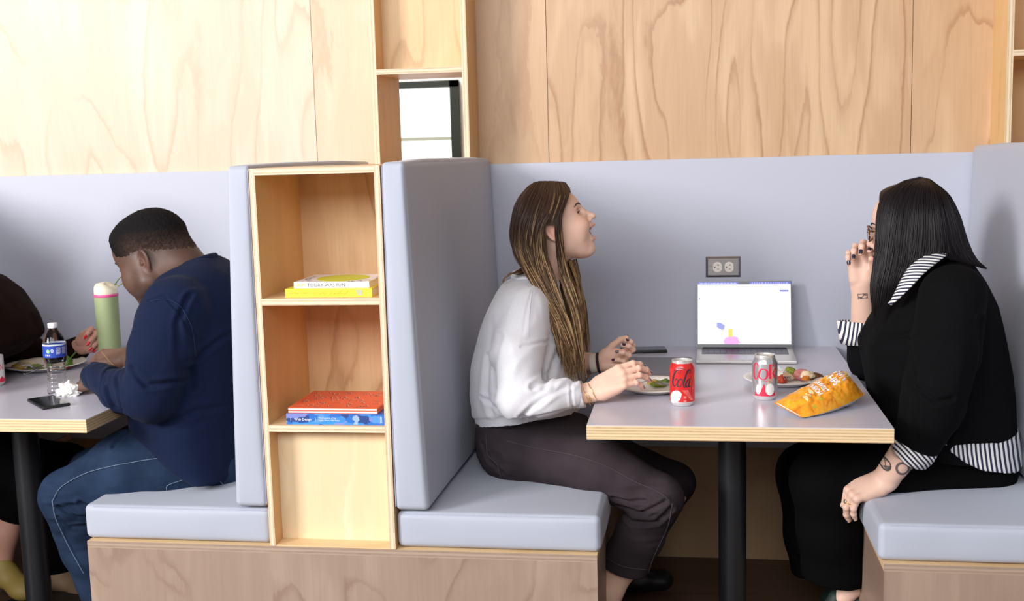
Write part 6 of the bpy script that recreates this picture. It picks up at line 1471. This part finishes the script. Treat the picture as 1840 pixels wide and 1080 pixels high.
for xx, rr_ in ((-.006, .0390), (-.004, .0405), (.009, .0400), (.011, .038)): vs += [wc+wd*xx+(e1*math.cos(a)+e2*math.sin(a))*rr_ for a in np.linspace(0, 2*math.pi, 40, endpoint=False)]
g.add(vs, [(i*40+j, i*40+(j+1) % 40, (i+1)*40+(j+1) % 40, (i+1)*40+j) for i in range(3) for j in range(40)]); g.put('watch', m_wst, t, smooth=True)
g = G(); g.tube([at(182, 632, .44), at(196, 648, .44), at(212, 664, .45)], [.002, .0024, .004], 8, flat=.5); o_ = g.put('stirrer', plain('wooden_stirrer', (.55, .33, .16), .6), smooth=True); tag(o_, 'wooden stirrer held in the navy-clad man\'s far hand', 'utensil')

# ------------------------------------------------------------------ person at the left edge
SK4 = (.55, .29, .22)
t = empty('person', (-2.45, .5, .51)); tag(t, 'person in dark brown knit with red nails, cut off at the left edge', 'person')
o4 = at(-125, 395, .42)+A(0, .075, 0); fwd = A(.95, .1, -.2); R4 = frame(fwd, (0, 0, 1))
H4 = head(o4, fwd, (0, 0, 1), SK4, [(o4+R4@A(-.02, 0, -.04), .052), (at(-140, 470, .50), .055), (at(-140, 510, .50), .065)], h=.0026)
h4 = hand(at(150, 622, .80), (.70, -.25, .45), (.25, .75, .55), -1, at(105, 632, .84), [(45, 45, 25), (50, 50, 30), (56, 54, 30), (60, 54, 30)], SK4, thumb=(20, 10, 20, 25), k=.95, fore_r=.036, thumb_out=15)
h5 = hand(at(-105, 700, .32), (.9, .3, -.1), (0, 0, 1), 1, at(-150, 700, .25), [(25, 30, 15)]*4, SK4, k=.95)
vb = Vol((-2.7, .1, 0), (-1.7, 1.05, 1.2), .007); vb.chain(pts([(-90, 560, .5, .11), (-130, 770, .5, .09)]), .03, n=(0, 1, 0), sc=1.2)
vb.chain(pts([(-70, 815, .42, .06), (50, 852, .55, .04), (8, 960, .53, .04), (2, 1010, .52, .036)]), .03); vb.chain(pts([(-70, 815, .62, .06), (112, 846, .74, .045), (108, 960, .69, .04), (95, 1020, .67, .034)]), .03)
V, F = vb.mesh(None, 2)
mk('body', [(H4['V'], H4['F'], H4['c']), (h4['V'], h4['F'], h4['c']), (h5['V'], h5['F'], h5['c']), (V, F, A(*SK4))], m_skin, t)
face_parts(H4, t, (.03, .02, .015))
put_nails(h4, plain('nail_polish_red', (.62, .01, .02), .12, coat=.6), t, long=1.25)
def thick4(P):
    x, y, z = P[..., 0], P[..., 1], P[..., 2]; front = x-(.060+.22*np.clip(z-.07, -.2, .1)); return (sstep(-front, -.003, .010)*sstep(z+.11, 0, .02)*.022-.003).astype(np.float32)
Vc, Fc, Cc, _ = hair_cap(H4, thick4, (.02, .012, .009)); mk('hair', [(lap(Vc, Fc, 4), Fc, Cc)], m_hairb, t)
v = Vol((-2.80, .05, .60), (-1.75, 1.05, 1.25), .005)
add_stack(v, rows_px([(468, -160, -120, .07), (480, -190, -110, .14), (500, -195, -25, .19), (530, -190, 14, .215), (570, -180, 46, .22), (605, -178, 58, .22), (640, -177, 20, .22), (662, -176, -55, .22), (690, -176, -92, .21), (790, -172, -92, .21)], .50), .02)
v.chain(pts([(-20, 550, .66, .095), (28, 632, .82, .080), (80, 648, .86, .052), (142, 626, .82, .040)]), .03); v.chain(pts([(-90, 560, .28, .085), (-140, 690, .20, .065), (-110, 700, .31, .045)]), .02)
cut(v, at(144, 625, .815), (.9, -.2, .3), .05)
V, F = v.mesh(None, 3); V = disp(V, F, fbm(V*A(9, 9, 9), 3)*.006); mk('sweater', [(V, F, A(.1, .1, .1))], m_brn, t)
v = Vol((-2.7, .1, .05), (-1.6, .98, .72), .005); v.chain(pts([(-90, 815, .42, .11), (60, 850, .55, .085), (30, 905, .55, .07)]), .03); v.chain(pts([(-90, 815, .60, .11), (118, 842, .74, .082), (118, 930, .70, .075), (104, 1000, .68, .066)]), .03); v.rc(at(-90, 815, .42), at(-90, 815, .62), .1, .1, .04)
V, F = v.mesh(None, 2); mk('trousers', [(V, F, A(.1, .1, .1))], m_trB, t)
shoe(at(92, 1018, .68), (.95, -.25, -.02), .20, 0, m_shT, t); shoe(at(-8, 1000, .52), (.9, -.3, -.25), .20, 0, plain('shoe_mustard', (.30, .21, .05), .6), t)
o_ = G().tube([at(172, 610, .74), at(180, 620, .73), at(188, 632, .72)], [.0028, .0028, .0024], 8, flat=.5).put('butter_knife', plain('utensil_steel', (.6, .6, .62), .2, metal=1), smooth=True); tag(o_, 'steel utensil handle held by the red-nailed hand', 'utensil')
